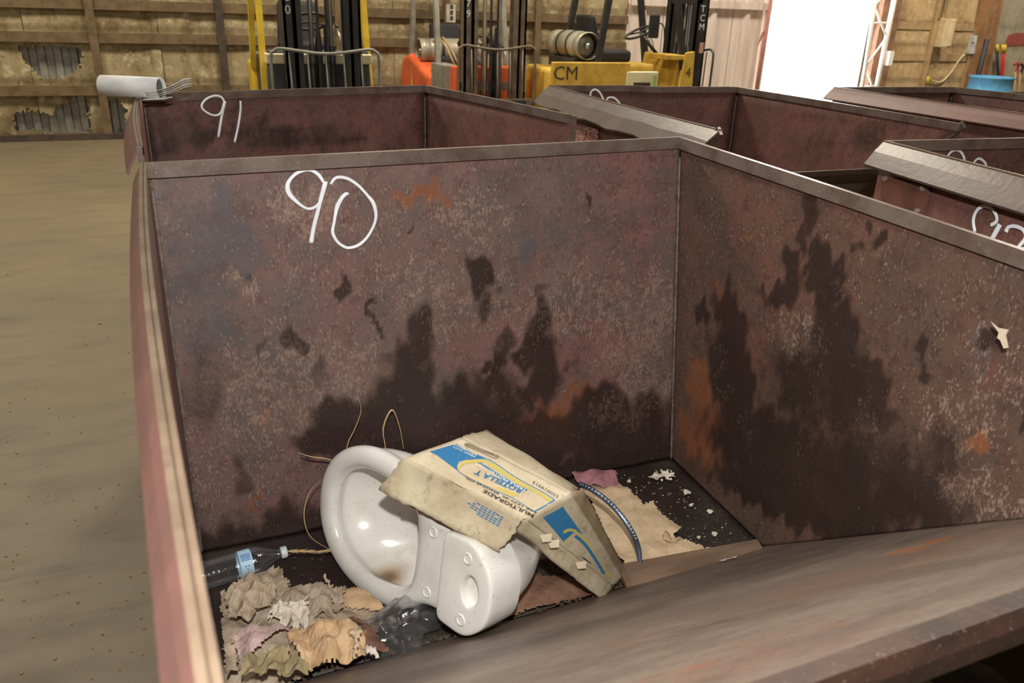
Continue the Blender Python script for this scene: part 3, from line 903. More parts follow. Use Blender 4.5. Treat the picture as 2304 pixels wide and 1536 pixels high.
chalk([[c1(935, 215), c1(915, 180), c1(870, 168), c1(810, 190), c1(777, 235), c1(800, 275), c1(860, 303), c1(905, 290), c1(930, 225)], [c1(937, 205, 1.4), c1(915, 310, 1.2), c1(892, 455, 1.1)],
       [c1(1044, 203, 1), c1(1045, 260, 1), c1(1030, 370, 1), c1(1004, 490, 1)]], f91, h91, n91 * 0.003 + V(0, -0.010, 0), 0.0042)
f92, n92 = on_plane(Q92)
c6 = lambda x, y, k=1.0: (1150 + x / 3.84, 170 + y / 3.84, k)
chalk([[c6(672, 190), c6(675, 145), c6(705, 118), c6(745, 135), c6(775, 185), c6(782, 225), c6(760, 330), c6(740, 420)], [c6(672, 190), c6(690, 222), c6(740, 225), c6(775, 200)],
       [c6(812, 212), c6(825, 190), c6(870, 188), c6(910, 220), c6(925, 255), c6(900, 320), c6(830, 400), c6(930, 400)]], f92, h92, n92 * 0.006 + V(0, -0.012, 0), 0.005)
f93, n93 = on_plane(Q93)
c7 = lambda x, y, k=1.0: (1740 + x / 4.085, 300 + y / 4.085, k)
chalk([[c7(1595, 205), c7(1630, 165), c7(1680, 152), c7(1720, 175), c7(1748, 240), c7(1735, 340), c7(1720, 430)], [c7(1595, 205), c7(1610, 260), c7(1680, 280), c7(1745, 240)],
       [c7(1832, 268), c7(1870, 232), c7(1915, 245), c7(1945, 290), c7(1900, 340), c7(1950, 400), c7(1860, 440)]], f93, h93, n93 * 0.004, 0.0042)
dl93 = Q93['FLt'] - Q93['BLt']
nl93 = np.cross(dl93, V(0, 0, 1))
nl93 = nl93 / np.linalg.norm(nl93)
if nl93[0] > 0:
    nl93 = -nl93
fo93 = lambda u, v: aplane(u, v, Q93['BLt'] + nl93 * 0.018, nl93)
chalk([[c7(1865, 905), c7(1850, 800), c7(1880, 710), c7(1945, 668), c7(2020, 690), c7(2062, 760), c7(2060, 810), c7(2010, 845)], [c7(2095, 835, 1.4), c7(2050, 920, 1.4), c7(2000, 1010, 1.2), c7(1960, 1090)],
       [c7(2150, 905, 1.2), c7(2175, 860), c7(2240, 855), c7(2310, 890), c7(2330, 960), c7(2260, 1060), c7(2340, 1060)]], fo93, h93, nl93 * 0.004, 0.0048)
# bolted plate on the outer side of the hopper with the chalk number
worn('rust_plate', srgb(112, 70, 56), srgb(92, 58, 48), srgb(58, 38, 34), rough=0.6, scale=16)
c7p = lambda x, y: (1740 + x / 4.085, 300 + y / 4.085)
poly = [fo93(*c7p(x, y)) + nl93 * 0.001 for x, y in ((1035, 385), (1445, 485), (1400, 760), (1020, 660))]
bp = MB().prism(poly, nl93 * 0.008).build('bolted_plate', MATS['rust_plate'], h93)
plain('bolt_steel', srgb(196, 190, 186), 0.35, 0.6)
for x, y in ((1060, 415), (1408, 505), (1358, 712)):
    c = fo93(*c7p(x, y)) + nl93 * 0.009
    MB().tube([c, c + nl93 * 0.006], 0.007, 6).build('bolt', MATS['bolt_steel'], bp)
# faded sticker on the outer side of hopper 92
t = NT('sticker')
st_ = t.ramp(t.noise(70, 3, 0.6, stretch=(1, 1, 2.5)), 0.46, 0.54)
MATS['sticker'] = t.out(t.mix(st_, srgb(196, 176, 162), srgb(150, 66, 56)), 0.7)
dl92 = Q92['FLt'] - Q92['BLt']
nl92 = np.cross(dl92, V(0, 0, 1))
nl92 = nl92 / np.linalg.norm(nl92)
if nl92[0] > 0:
    nl92 = -nl92
fo92 = lambda u, v: aplane(u, v, Q92['BLt'] + nl92 * 0.02, nl92)
MB().prism([fo92(*c6(x, y)[:2]) for x, y in ((570, 415), (750, 465), (745, 620), (555, 600))], nl92 * 0.002).build('sticker', MATS['sticker'], h92)

# crumbs and sweepings on the concrete beside hopper 90
rs = np.random.RandomState(21)
worn('sweepings', srgb(150, 116, 64), srgb(110, 84, 52), srgb(70, 56, 40), rough=0.9, scale=60)
m = MB()
for k in range(170):
    c = az(rs.uniform(0, 330), rs.uniform(760, 1536) if k % 4 else rs.uniform(560, 760), 0.0)
    r = rs.uniform(0.001, 0.0036) * (2.0 if rs.rand() < 0.06 else 1)
    m.box((c[0] - r, c[1] - r * rs.uniform(.5, 1.5), 0.0), (c[0] + r, c[1] + r, r * 0.8))
tag(m.build('floor_crumbs', MATS['sweepings']), 'brown and yellow crumbs scattered on the concrete left of hopper 90', 'crumbs', kind='stuff')
# ------------------------------------------------------------------ rolled writing pad on the corner of hopper 91
plain('paper_white', srgb(226, 226, 224), 0.8)
plain('paper_edge', srgb(206, 196, 172), 0.85)
plain('paper_dark', srgb(104, 102, 104), 0.85)
d0 = 3.46
pa, pb = az(243, 193, 1.362), az(350, 201, 1.362)
pb = pa + (pb - pa) * V(1, 0.6, 1)
axv = (pb - pa) / np.linalg.norm(pb - pa)
e2 = np.cross(axv, V(0, 0, 1)); e2 /= np.linalg.norm(e2)
if e2[1] > 0:
    e2 = -e2
e3 = np.cross(e2, axv)
if e3[2] < 0:
    e3 = -e3
pad = thing('writing_pad', 'white rolled-up writing pad resting on the corner of hopper 91', 'notepad', (pa + pb) / 2 - V(0, 0, 0.034))
def rollpts(r0, r1, a0, a1, n):
    return [((r0 + (r1 - r0) * i / n), a0 + (a1 - a0) * i / n) for i in range(n + 1)]
def roll_sheet(name, spiral, l0, l1, mat, tail=None):
    vs, fs = [], []
    pr = [e2 * (r * math.cos(a)) + e3 * (r * math.sin(a)) for r, a in spiral]
    if tail:
        pr += [pr[-1] + q for q in tail]
    for q in pr:
        vs += [pa + axv * l0 + q, pa + axv * l1 + q]
    for i in range(len(pr) - 1):
        fs.append((2 * i, 2 * i + 1, 2 * i + 3, 2 * i + 2))
    o = MB().add(vs, fs).build(name, mat, pad, True, fix=False)
    solid(o, 0.0015, 0)
    return o
Lp = np.linalg.norm(pb - pa)
roll_sheet('cover_sheet', rollpts(0.033, 0.034, -1.9, 4.5, 30), -0.02, Lp + 0.02, MATS['paper_white'])
roll_sheet('inner_sheet', rollpts(0.030, 0.027, -1.6, 4.4, 26), -0.01, Lp + 0.01, MATS['paper_dark'])
# loose leaves sticking out to the right
for k in range(4):
    m = MB()
    st = pb + axv * (-0.02) + e3 * (-0.012 - 0.004 * k) + e2 * 0.004
    path = [st + axv * (0.135 * t) + V(0, 0, 1) * (0.012 * t + 0.034 * t * t - 0.004 * k * t) for t in np.linspace(0, 1, 9)]
    m.ribbon(path, 0.03 - 0.002 * k, e2)
    solid(m.build('leaf_of_paper', MATS['paper_white' if k in (0, 2) else 'paper_edge'], pad, True, fix=False), 0.0022, 0)
m = MB()
st = pb + axv * (-0.03) - e3 * 0.036 + e2 * 0.01
m.ribbon([st + axv * (0.075 * t) + V(0, 0, 1) * 0.006 * t for t in np.linspace(0, 1, 5)], 0.028, e2)
solid(m.build('back_cover', MATS['paper_white'], pad, True, fix=False), 0.003, 0)

# ------------------------------------------------------------------ the toilet, lying on its side
def _porcelain(name, inner=False):
    t = NT(name)
    col = t.mix(t.ramp(t.noise(6, 5), 0.4, 0.7), srgb(226, 223, 214), srgb(212, 207, 196))
    col = t.mix(t.ramp(t.noise(130, 3, 0.6), 0.665, 0.70, 0, 0.7), col, srgb(150, 134, 110))
    col = t.mix(t.ramp(t.noise(26, 6, 0.7), 0.63, 0.76, 0, 0.4), col, srgb(186, 172, 146))
    if inner:
        col = t.mix(t.ramp(t.noise(11, 6, 0.7), 0.52, 0.7, 0, 0.35), col, srgb(190, 178, 132))
        col = t.mix(t.ramp(t.attr('rust'), 0.05, 1.0, 0, 0.9), col, srgb(150, 108, 56))
        col = t.mix(t.ramp(t.attr('stain'), 0.2, 1.0, 0, 0.9), col, srgb(84, 66, 44))
    MATS[name] = t.out(col, 0.17, 0.0, 0.55, Coat_Weight=0.3)
_porcelain('porcelain')
_porcelain('porcelain_inner', True)
plain('hole_dark', srgb(62, 54, 46), 0.8)
worn('inlet_dirt', srgb(176, 160, 138), srgb(150, 130, 106), srgb(92, 74, 56), rough=0.6, scale=40)
TS = 0.97
TR = np.array([[-0.427, -0.15, -0.892], [0.903, -0.132, -0.41], [-0.056, -0.98, 0.192]]) * TS
T0 = V(0.391, 1.300, 0.588)
def tl(t, s, n):
    return TR @ V(t, s, n) + T0
toilet = thing('toilet', 'white ceramic toilet bowl lying on its side under torn cardboard', 'toilet', (0.45, 1.4, ZF))
def half_ring(pts, N=48):
    """closed ring through a mirrored half outline [(t, s>=0) from front to back], evenly spread by index"""
    full = [V(a, b, 0) for a, b in pts] + [V(a, -b, 0) for a, b in pts[-2:0:-1]]
    sm = smooth_path(full, 6, True)
    P = np.array(sm + [sm[0]])
    L = np.r_[0, np.cumsum(np.linalg.norm(np.diff(P, axis=0), axis=1))]
    q = np.linspace(0, L[-1], N + 1)[:-1]
    return np.stack([np.interp(q, L, P[:, k]) for k in range(2)], -1)
def by_angle(ring, c, N=64):
    d = ring - c
    a = np.unwrap(np.arctan2(d[:, 1], d[:, 0]))
    r = np.linalg.norm(d, axis=1)
    o = np.argsort(a % (2 * math.pi))
    aa, rr = (a % (2 * math.pi))[o], r[o]
    th = np.linspace(0, 2 * math.pi, N, endpoint=False)
    R = np.interp(th, np.r_[aa - 2 * math.pi, aa, aa + 2 * math.pi], np.r_[rr, rr, rr])
    return np.stack([c[0] + R * np.cos(th), c[1] + R * np.sin(th)], -1)
OUT = [(.412, 0), (.403, .06), (.37, .115), (.315, .155), (.245, .178), (.17, .181), (.10, .167), (.05, .138), (.02, .114), (-.02, .102), (-.06, .098), (-.12, .097), (-.15, .086), (-.18, .05), (-.186, 0)]
INN = [(.352, 0), (.343, .05), (.312, .092), (.262, .118), (.205, .126), (.145, .121), (.098, .108), (.066, .086), (.056, .05), (.055, 0)]
cc = V(.17, 0)[:2]
NR = 64
ro = by_angle(half_ring(OUT, 400), cc, NR)
ri = by_angle(half_ring(INN, 400), cc, NR)
def inset(r, d, c=cc):
    v = r - c
    L = np.linalg.norm(v, axis=1, keepdims=True)
    return c + v * (L - d) / L
def ell(ct, a, b, back=None):
    th = np.linspace(0, 2 * math.pi, NR, endpoint=False)
    t = ct + a * np.cos(th)
    if back is not None:
        t = np.where(np.cos(th) < 0, ct + back * np.cos(th), t)
    return np.stack([t, b * np.sin(th)], -1)
def mixr(a, b, k):
    return a * (1 - k) + b * k
def rings_mesh(rings, name, mat, cap0=False, cap1=False, attrs=None):
    vs, fs = [], []
    for R, n in rings:
        for q in R:
            vs.append(tl(q[0], q[1], n))
    m = len(rings)
    for i in range(m - 1):
        for k in range(NR):
            k2 = (k + 1) % NR
            fs.append((i * NR + k, i * NR + k2, (i + 1) * NR + k2, (i + 1) * NR + k))
    if cap0:
        fs.append(tuple(range(NR))[::-1])
    if cap1:
        fs.append(tuple((m - 1) * NR + k for k in range(NR)))
    mb = MB().add(vs, fs)
    o = mb.build(name, mat, toilet, True)
    if attrs:
        for kn, fn in attrs.items():
            at = o.data.attributes.new(kn, 'FLOAT', 'POINT')
            at.data.foreach_set('value', [fn(V(*v)) for v in vs])
    subsurf(o, 1)
    return o
# outside: foot, pedestal with the trap bulge, bowl, rim
outer = [(ell(.07, .20, .115, .16), -.375), (ell(.07, .205, .12, .165), -.36), (ell(.07, .195, .11, .16), -.34), (ell(.07, .165, .085, .155), -.29), (ell(.075, .17, .085, .19), -.23),
         (mixr(ell(.10, .205, .115, .25), ro, .15), -.17), (mixr(ell(.13, .235, .145, .30), ro, .3), -.115), (mixr(ell(.16, .235, .16, .33), ro, .6), -.075), (inset(ro, .022), -.048), (inset(ro, .006), -.036), (ro, -.024), (inset(ro, .003), -.009),
         (inset(ro, .014), 0.0), (mixr(inset(ro, .014), inset(ri, -.016), .5), .002), (inset(ri, -.016), 0.0), (inset(ri, -.005), -.005), (ri, -.018)]
rings_mesh(outer, 'bowl_body', MATS['porcelain'], cap0=True)
low = tl(.20, .125, -.075)
pud = V(*az(872, 1293, low[2] + 0.004))
def puddle_rust(p):
    d = np.linalg.norm((p - pud) * V(1, 1, 1.0))
    return max(0.0, 1.25 - d / 0.052)
def puddle_dark(p):
    d = np.linalg.norm(p - (pud + V(-0.005, 0.0, 0)))
    return max(0.0, 1.3 - d / 0.030)
inner = [(inset(ri, -.001), -.017), (inset(ri, -.002), -.03), (inset(ri, -.014), -.044), (inset(ri, -.010), -.058), (inset(ri, .004), -.085), (mixr(ri, ell(.16, .1, .075), .45), -.125), (mixr(ri, ell(.14, .075, .06), .8), -.165),
         (ell(.12, .06, .05), -.20), (ell(.11, .045, .04), -.225), (ell(.10, .04, .035), -.26)]
rings_mesh(inner, 'bowl_inside', MATS['porcelain_inner'], cap1=True, attrs=dict(rust=puddle_rust, stain=puddle_dark))
# rust-stained dregs on the lower inside wall
# raised tank ledge with its water inlet
cl = np.array([-.132, 0.0])
LED = [(-.050, 0), (-.050, .05), (-.051, .084), (-.057, .097), (-.09, .100), (-.125, .100), (-.15, .088), (-.178, .060), (-.19, .03), (-.192, 0)]
rl_ = by_angle(half_ring(LED, 300), cl, NR)
hole = by_angle(np.array([[cl[0] - .004 + .021 * math.cos(a), .033 * math.sin(a)] for a in np.linspace(0, 2 * math.pi, 100, endpoint=False)]), cl, NR)
def lset(r, d):
    return inset(r, d, cl)
ledge = rings_mesh([(lset(rl_, -.002), -.07), (lset(rl_, -.004), -.02), (lset(rl_, -.003), .013), (lset(rl_, -.002), .017), (lset(rl_, .002), .0195), (lset(rl_, .010), .020), (mixr(lset(rl_, .018), hole, .5), .0195), (lset(hole, -.008), .019), (lset(hole, -.003), .0185), (lset(hole, -.0005), .016), (hole, .01), (lset(hole, .001), -.05)],
                   'tank_ledge', MATS['porcelain'], cap1=False)
rings_mesh([(lset(hole, -.002), -.030), (lset(hole, .008), -.034), (lset(hole, .016), -.036)], 'inlet_floor', MATS['inlet_dirt'], cap1=True)
nrm = TR @ V(0, 0, 1)
for t_, s_, n_ in ((0, -.07, .001), (0, .07, .001), (-.122, -.068, .0198), (-.122, .068, .0198)):
    c = tl(t_, s_, n_)
    m = MB()
    Mx = Matrix.Translation(Vector(c)) @ Vector(nrm).to_track_quat('Z', 'Y').to_matrix().to_4x4()
    m.lathe([(0.0135, -0.004), (0.0125, 0.0012), (0.0100, 0.0022), (0.0075, 0.0006), (0.0066, -0.006)], 20, Mx, cap=False)
    b_ = m.build('bolt_hole', MATS['porcelain'], toilet, True)
    MB().lathe([(0.0072, -0.003), (0.0072, -0.0022)], 16, Mx).build('hole_bottom', MATS['hole_dark'], b_)

# ------------------------------------------------------------------ torn cardboard case over the toilet
def _card(name, A, B, D, wet=0.4):
    t = NT(name)
    col = t.mix(t.ramp(t.noise(9, 6, 0.65), 0.36, 0.68), A, B)
    col = t.mix(t.ramp(t.noise(32, 6, 0.7), 0.52, 0.72, 0, wet), col, D)
    col = t.mix(t.ramp(t.noise(150, 3, 0.7), 0.66, 0.74, 0, 0.6), col, srgb(84, 66, 48))
    t.bump(t.math('ADD', t.noise(24, 5), t.math('MULTIPLY', t.noise(120, 3), 0.3)), 0.4, 0.004)
    MATS[name] = t.out(col, 0.9, 0.0, 0.15)
_card('card_face', srgb(206, 192, 164), srgb(190, 172, 142), srgb(148, 126, 98), 0.5)
_card('card_dirty', srgb(196, 183, 154), srgb(168, 152, 124), srgb(124, 106, 82), 0.65)
_card('card_dark', srgb(150, 132, 104), srgb(128, 108, 82), srgb(92, 72, 52), 0.7)
_card('card_brown', srgb(140, 104, 76), srgb(116, 84, 62), srgb(84, 58, 44))
def _print(name, c, wear=0.55):
    t = NT(name)
    k = t.ramp(t.noise(90, 5, 0.7), wear, wear + 0.12)
    MATS[name] = t.out(t.mix(k, c, srgb(190, 170, 134)), 0.8, 0.0, 0.2)
_print('print_blue', srgb(52, 116, 160), 0.64)
_print('print_yellow', srgb(196, 178, 92), 0.55)
_print('print_black', srgb(70, 62, 56), 0.58)
_print('print_white', srgb(222, 214, 196), 0.6)
_print('print_tan', srgb(204, 182, 138), 0.6)
case = thing('cardboard_case', 'torn printed cardboard oil case lying over the toilet', 'cardboard', (0.55, 1.27, ZF))
CB = {k: V(*v) for k, v in dict(a1=(0.362, 1.371, 0.803), a2=(0.485, 1.383, 0.82), a3=(0.645, 1.181, 0.774), a4=(0.537, 1.162, 0.752), f1=(0.304, 1.38, 0.735), f2=(0.488, 1.17, 0.682),
      c3=(0.816, 1.261, 0.436), c4=(0.856, 1.289, 0.424), g2=(0.576, 1.478, 0.773), g3=(0.713, 1.277, 0.712)).items()}
C2 = lambda x, y: (840 + x / 3.492, 940 + y / 3.492)
PX = dict(a1=C2(250, 310), a2=C2(690, 150), a3=C2(1560, 590), a4=C2(1190, 790), f1=C2(30, 560), f2=C2(980, 1050), c3=C2(1890, 1340), c4=C2(1960, 1290), g2=C2(880, 90), g3=C2(1615, 550))
class Patch:
    """bilinear panel of the case: corners 00 10 11 01"""
    def __init__(s, k00, k10, k11, k01, bow=0.0, wob=0.002, seed=1):
        s.c = [CB[k] for k in (k00, k10, k11, k01)]
        s.p = [np.array(PX[k]) for k in (k00, k10, k11, k01)]
        n = np.cross(s.c[1] - s.c[0], s.c[3] - s.c[0])
        s.n = n / np.linalg.norm(n)
        if s.n @ (CAM - s.c[0]) < 0:
            s.n = -s.n
        s.bow, s.wob = bow, wob
        s.ph = np.random.RandomState(seed).uniform(0, 6, 8)
    def at(s, u, v, lift=0.0):
        a, b, c, d = s.c
        p = (a * (1 - u) + b * u) * (1 - v) + (d * (1 - u) + c * u) * v
        w = s.bow * 4 * u * (1 - u) * math.sin(math.pi * min(max(v, 0), 1)) + s.wob * (math.sin(9 * u + s.ph[0]) * math.sin(7 * v + s.ph[1]) + 0.6 * math.sin(17 * u + s.ph[2] + 5 * v))
        return p + s.n * (w + lift)
    def uv(s, px):
        px = np.asarray(px, float)
        u = v = 0.5
        a, b, c, d = s.p
        for _ in range(12):
            f = (a * (1 - u) + b * u) * (1 - v) + (d * (1 - u) + c * u) * v - px
            fu = (b - a) * (1 - v) + (c - d) * v
            fv = (d - a) * (1 - u) + (c - b) * u
            J = np.array([fu, fv]).T
            du = np.linalg.solve(J, -f)
            u, v = u + du[0], v + du[1]
        return u, v
    def px(s, q, lift=0.0012):
        return s.at(*s.uv(q), lift)
    def mesh(s, name, mat, nu, nv, parent, rag=0.0, thick=0.005, seed=0):
        rs = np.random.RandomState(seed)
        vs, fs = [], []
        for j in range(nv + 1):
            for i in range(nu + 1):
                u, v = i / nu, j / nv
                if rag:
                    if j == nv: v += rs.uniform(-rag, rag)
                    if j == 0: v += rs.uniform(-rag, rag) * 0.3
                    if i in (0, nu): u += rs.uniform(-rag, rag) * 0.5
                vs.append(s.at(u, v))
        for j in range(nv):
            for i in range(nu):
                q = j * (nu + 1) + i
                fs.append((q, q + 1, q + nu + 2, q + nu + 1))
        mb = MB().add(vs, fs)
        o = mb.build(name, mat, parent, True, fix=False)
        me = o.data
        if me.polygons[0].normal.dot(Vector(s.n)) < 0:
            me.flip_normals()
        solid(o, thick, -1)
        return o
pB = Patch('a3', 'a2', 'a1', 'a4', 0.0, 0.0012, 2)
pA = Patch('a4', 'a1', 'f1', 'f2', -0.006, 0.0016, 3)
pC = Patch('a4', 'a3', 'c4', 'c3', 0.003, 0.0006, 4)
pG = Patch('a2', 'a3', 'g3', 'g2', 0.012, 0.0016, 5)
oB = pB.mesh('printed_panel', MATS['card_face'], 26, 14, case)
oA = pA.mesh('front_flap', MATS['card_dirty'], 26, 10, case, 0.03, 0.005, 3)
oC = pC.mesh('side_panel', MATS['card_dirty'], 12, 26, case, 0.015, 0.005, 4)
oG = pG.mesh('top_flap', MATS['card_face'], 20, 10, case, 0.02, 0.005, 5)
# doubled layer below the front flap
CB['h1'], CB['h2'] = CB['f1'] + V(0.012, 0.012, -0.012), lerp(CB['f1'], CB['f2'], 0.76) + V(0.012, 0.0, -0.014)
PX['h1'], PX['h2'] = C2(50, 620), C2(760, 960)
CB['i1'], CB['i2'] = CB['a1'] + V(0.012, 0.012, -0.014), CB['a4'] + V(-0.02, 0.05, -0.006)
PX['i1'], PX['i2'] = PX['a1'], PX['a4']
Patch('i2', 'i1', 'h1', 'h2', 0, 0.002, 6).mesh('under_flap', MATS['card_brown'], 16, 6, case, 0.03, 0.005, 6)
# bent strips along the side panel
CB['k1'], CB['k2'] = adep(*C2(1115, 885), np.dot(CB['a4'] - CAM, _fw) + 0.04), adep(*C2(1812, 1445), np.dot(CB['c3'] - CAM, _fw) - 0.012)
PX['k1'], PX['k2'] = C2(1115, 885), C2(1812, 1445)
CB['k2'] = adep(*PX['k2'], np.dot(CB['c3'] - CAM, _fw) - 0.035)
oK = Patch('a4', 'c3', 'k2', 'k1', 0, 0.002, 7).mesh('edge_strip', MATS['card_dirty'], 22, 5, case, 0.03, 0.005, 7)
CB['m1'], CB['m2'] = adep(*C2(1650, 560), np.dot(CB['a3'] - CAM, _fw) + 0.035), adep(*C2(2000, 1230), np.dot(CB['c4'] - CAM, _fw) + 0.02)
PX['m1'], PX['m2'] = C2(1650, 560), C2(2000, 1230)
oM = Patch('a3', 'c4', 'm2', 'm1', 0, 0.001, 8).mesh('edge_strip', MATS['card_dark'], 20, 4, case, 0.02, 0.005, 8)

def decal(patch, poly, mat, parent, name, lift=0.0012, sub=0):
    """flat print: outline given in pixels, laid on the panel"""
    pts = [patch.px(q, lift) for q in poly]
    c = patch.px(np.mean(np.array(poly), axis=0), lift)
    n = len(pts)
    mb = MB()
    bm = bmesh.new()
    vs = [bm.verts.new(tuple(q)) for q in pts]
    f = bm.faces.new(vs)
    bmesh.ops.triangulate(bm, faces=[f])
    me = bpy.data.meshes.new(name)
    bm.to_mesh(me)
    bm.free()
    return link(name, me, mat, parent)
def stroke(patch, pts, w, mat, parent, name, lift=0.0014, closed=False):
    P = smooth_path([np.array(q, float) for q in pts], 5, closed)
    if closed:
        P = P + [P[0]]
    mb = MB()
    vs, fs = [], []
    for i, q in enumerate(P):
        d = P[min(i + 1, len(P) - 1)] - P[max(i - 1, 0)]
        d = d / (np.linalg.norm(d) + 1e-9)
        nrm2 = np.array([-d[1], d[0]])
        vs += [patch.px(q - nrm2 * w / 2, lift), patch.px(q + nrm2 * w / 2, lift)]
    fs = [(2 * i, 2 * i + 1, 2 * i + 3, 2 * i + 2) for i in range(len(P) - 1)]
    return mb.add(vs, fs).build(name, mat, parent, fix=False)
def text_mesh(body, bold=0.0, shear=0.0):
    cu = bpy.data.curves.new('lettering', 'FONT')
    cu.body = body
    cu.size = 1.0
    cu.offset = bold
    cu.shear = shear
    cu.resolution_u = 2
    o = bpy.data.objects.new('lettering', cu)
    COL.objects.link(o)
    bpy.context.view_layer.update()
    dg = bpy.context.evaluated_depsgraph_get()
    me = bpy.data.meshes.new_from_object(o.evaluated_get(dg))
    bpy.data.objects.remove(o)
    return me
def lettering(patch, body, start, end, upv, mat, parent, lift=0.0018, bold=0.02, shear=0.0):
    """text whose baseline runs start->end (pixels), capitals rising by upv (pixels)"""
    me = text_mesh(body, bold, shear)
    co = np.array([v.co[:] for v in me.vertices])
    w, h = co[:, 0].max() - co[:, 0].min(), 0.70
    x0 = co[:, 0].min()
    s, e, u = (np.array(q, float) for q in (start, end, upv))
    for v in me.vertices:
        q = s + (e - s) * ((v.co[0] - x0) / w) + u * (v.co[1] / h)
        v.co = Vector(patch.px(q, lift))
    return link('lettering', me, mat, parent)
C3 = lambda x, y: (960 + x / 6.4, 1000 + y / 6.4)
bl, ye, bk, wh = MATS['print_blue'], MATS['print_yellow'], MATS['print_black'], MATS['print_white']
decal(pB, [C3(40, 110), C3(430, -10), C3(560, 60), C3(700, 130), C3(870, 215), C3(700, 222), C3(560, 232), C3(480, 262), C3(452, 320), C3(462, 385), C3(300, 275), C3(150, 165)], bl, oB, 'blue_print')
stroke(pB, [C3(462, 385), C3(450, 320), C3(480, 255), C3(560, 228), C3(720, 215), C3(880, 228), C3(1000, 290), C3(1200, 420), C3(1450, 570), C3(1700, 710), C3(1840, 800)], 1.6, bl, oB, 'outline_print')
stroke(pB, [C3(462, 385), C3(600, 480), C3(800, 580), C3(1000, 680), C3(1240, 780), C3(1400, 880), C3(1545, 970)], 1.3, bl, oB, 'outline_print')
stroke(pB, [C3(1545, 972), C3(1700, 890), C3(1840, 802)], 2.6, bl, oB, 'outline_print')
decal(pB, [C3(880, 250), C3(1000, 310), C3(1200, 440), C3(1450, 590), C3(1690, 725), C3(1800, 800), C3(1760, 828), C3(1560, 700), C3(1300, 560), C3(1080, 430), C3(900, 310)], ye, oB, 'yellow_print')
stroke(pB, [C3(520, 300), C3(580, 268), C3(720, 255), C3(860, 262)], 6, ye, oB, 'yellow_print')
stroke(pB, [C3(478, 370), C3(500, 320), C3(540, 285)], 5, ye, oB, 'yellow_print')
decal(pB, [C3(500, 405), C3(700, 520), C3(1000, 660), C3(1250, 775), C3(1320, 730), C3(1100, 640), C3(850, 540), C3(640, 430)], MATS['print_tan'], oB, 'tan_print', 0.001)
decal(pB, [C3(1000, 640), C3(1250, 770), C3(1330, 740), C3(1150, 655)], ye, oB, 'yellow_print', 0.0013)
lettering(pB, 'ROTELLA T', C3(1400, 668), C3(735, 372), (-40 / 6.4, 58 / 6.4), bl, oB, shear=0.15, bold=0.03)
decal(pB, [C3(1470, 668), C3(1300, 580), C3(1100, 470), C3(900, 345), C3(800, 285), C3(740, 270), C3(800, 300), C3(1000, 450), C3(1200, 590), C3(1440, 690)], bl, oB, 'blue_print', 0.0014)
lettering(pB, 'TRIPLE PROTECTION', C3(1450, 668), C3(728, 280), (-14 / 6.4, 30 / 6.4), wh, oB, 0.0022, 0.02)
lettering(pB, 'MULTIGRADE', C3(1550, 1022), C3(850, 664), (-26 / 6.4, 38 / 6.4), bk, oB, bold=0.03)
lettering(pB, 'SAE 15W-40  ENGINE OIL', C3(1585, 985), C3(580, 478), (-12 / 6.4, 22 / 6.4), bk, oB, 0.0021, 0.02)
lettering(pB, '550019913', C3(1905, 745), C3(1560, 535), (-22 / 6.4, 40 / 6.4), MATS['print_black'], oB, bold=0.0)
lettering(pB, 'HEAVY DUTY', C3(715, 180), C3(385, 20), (-8 / 6.4, 28 / 6.4), wh, oB, 0.0024, 0.01)
lettering(pB, 'PERFORMANCE', C3(740, 150), C3(400, -15), (-8 / 6.4, 26 / 6.4), wh, oB, 0.0024, 0.01)
# row of dark tick marks along the upper edge
m = MB()
for k in range(15):
    t_ = k / 14
    a = np.array(C3(560 + 440 * t_, 10 + 185 * t_)); b = a + np.array([6.0, -3.2])
    q = [patch_px for patch_px in (pB.px(a, 0.0013), pB.px(a + [1.5, 0.8], 0.0013), pB.px(b + [1.5, 0.8], 0.0013), pB.px(b, 0.0013))]
    m.add(q, [(0, 1, 2, 3)])
m.build('tick_print', bk, oB, fix=False)
stroke(pB, [C3(560, 12), C3(800, 120), C3(990, 215), C3(1045, 185), C3(800, 80), C3(620, -5)], 1.0, bk, oB, 'outline_print', closed=True)
# small blue print on the front flap: lines of tiny words too worn to read
m = MB()
rsx = np.random.RandomState(4)
for r_ in range(5):
    for k in range(9 - abs(r_ - 2)):
        x0 = 1120 - 60 * k * 0.9 - 18 * r_ + (0 if r_ else 0)
        y0 = 1120 + 30 * r_ - 34 * k * 0.9 - 70
        if rsx.rand() < 0.12 or x0 < 545:
            continue
        a = np.array(C3(x0, y0)); d = np.array([-7.2, -3.9]) * rsx.uniform(0.75, 1.0); u_ = np.array([-1.1, 2.6])
        m.add([pA.px(q, 0.0014) for q in (a, a + d, a + d + u_, a + u_)], [(0, 1, 2, 3)])
m.build('small_print', bl, oA, fix=False)
# blue field and oval on the side panel
decal(pC, [C2(1322, 775), C2(1478, 690), C2(1545, 790), C2(1615, 890), C2(1560, 862), C2(1500, 850), C2(1465, 880), C2(1460, 950), C2(1400, 870)], bl, oC, 'blue_print', 0.0014)
stroke(pC, [C2(1490, 975), C2(1465, 905), C2(1490, 860), C2(1560, 868), C2(1640, 960), C2(1720, 1090), C2(1800, 1200), C2(1850, 1265)], 6, ye, oC, 'yellow_print', 0.0014)
stroke(pC, [C2(1550, 900), C2(1620, 960), C2(1690, 1060), C2(1740, 1140), C2(1790, 1220)], 7, bl, oC, 'blue_print', 0.0016)
decal(pC, [C2(1600, 1065), C2(1640, 1095), C2(1690, 1135), C2(1650, 1115), C2(1610, 1085)], MATS['hole_dark'], oC, 'tear', 0.0018)
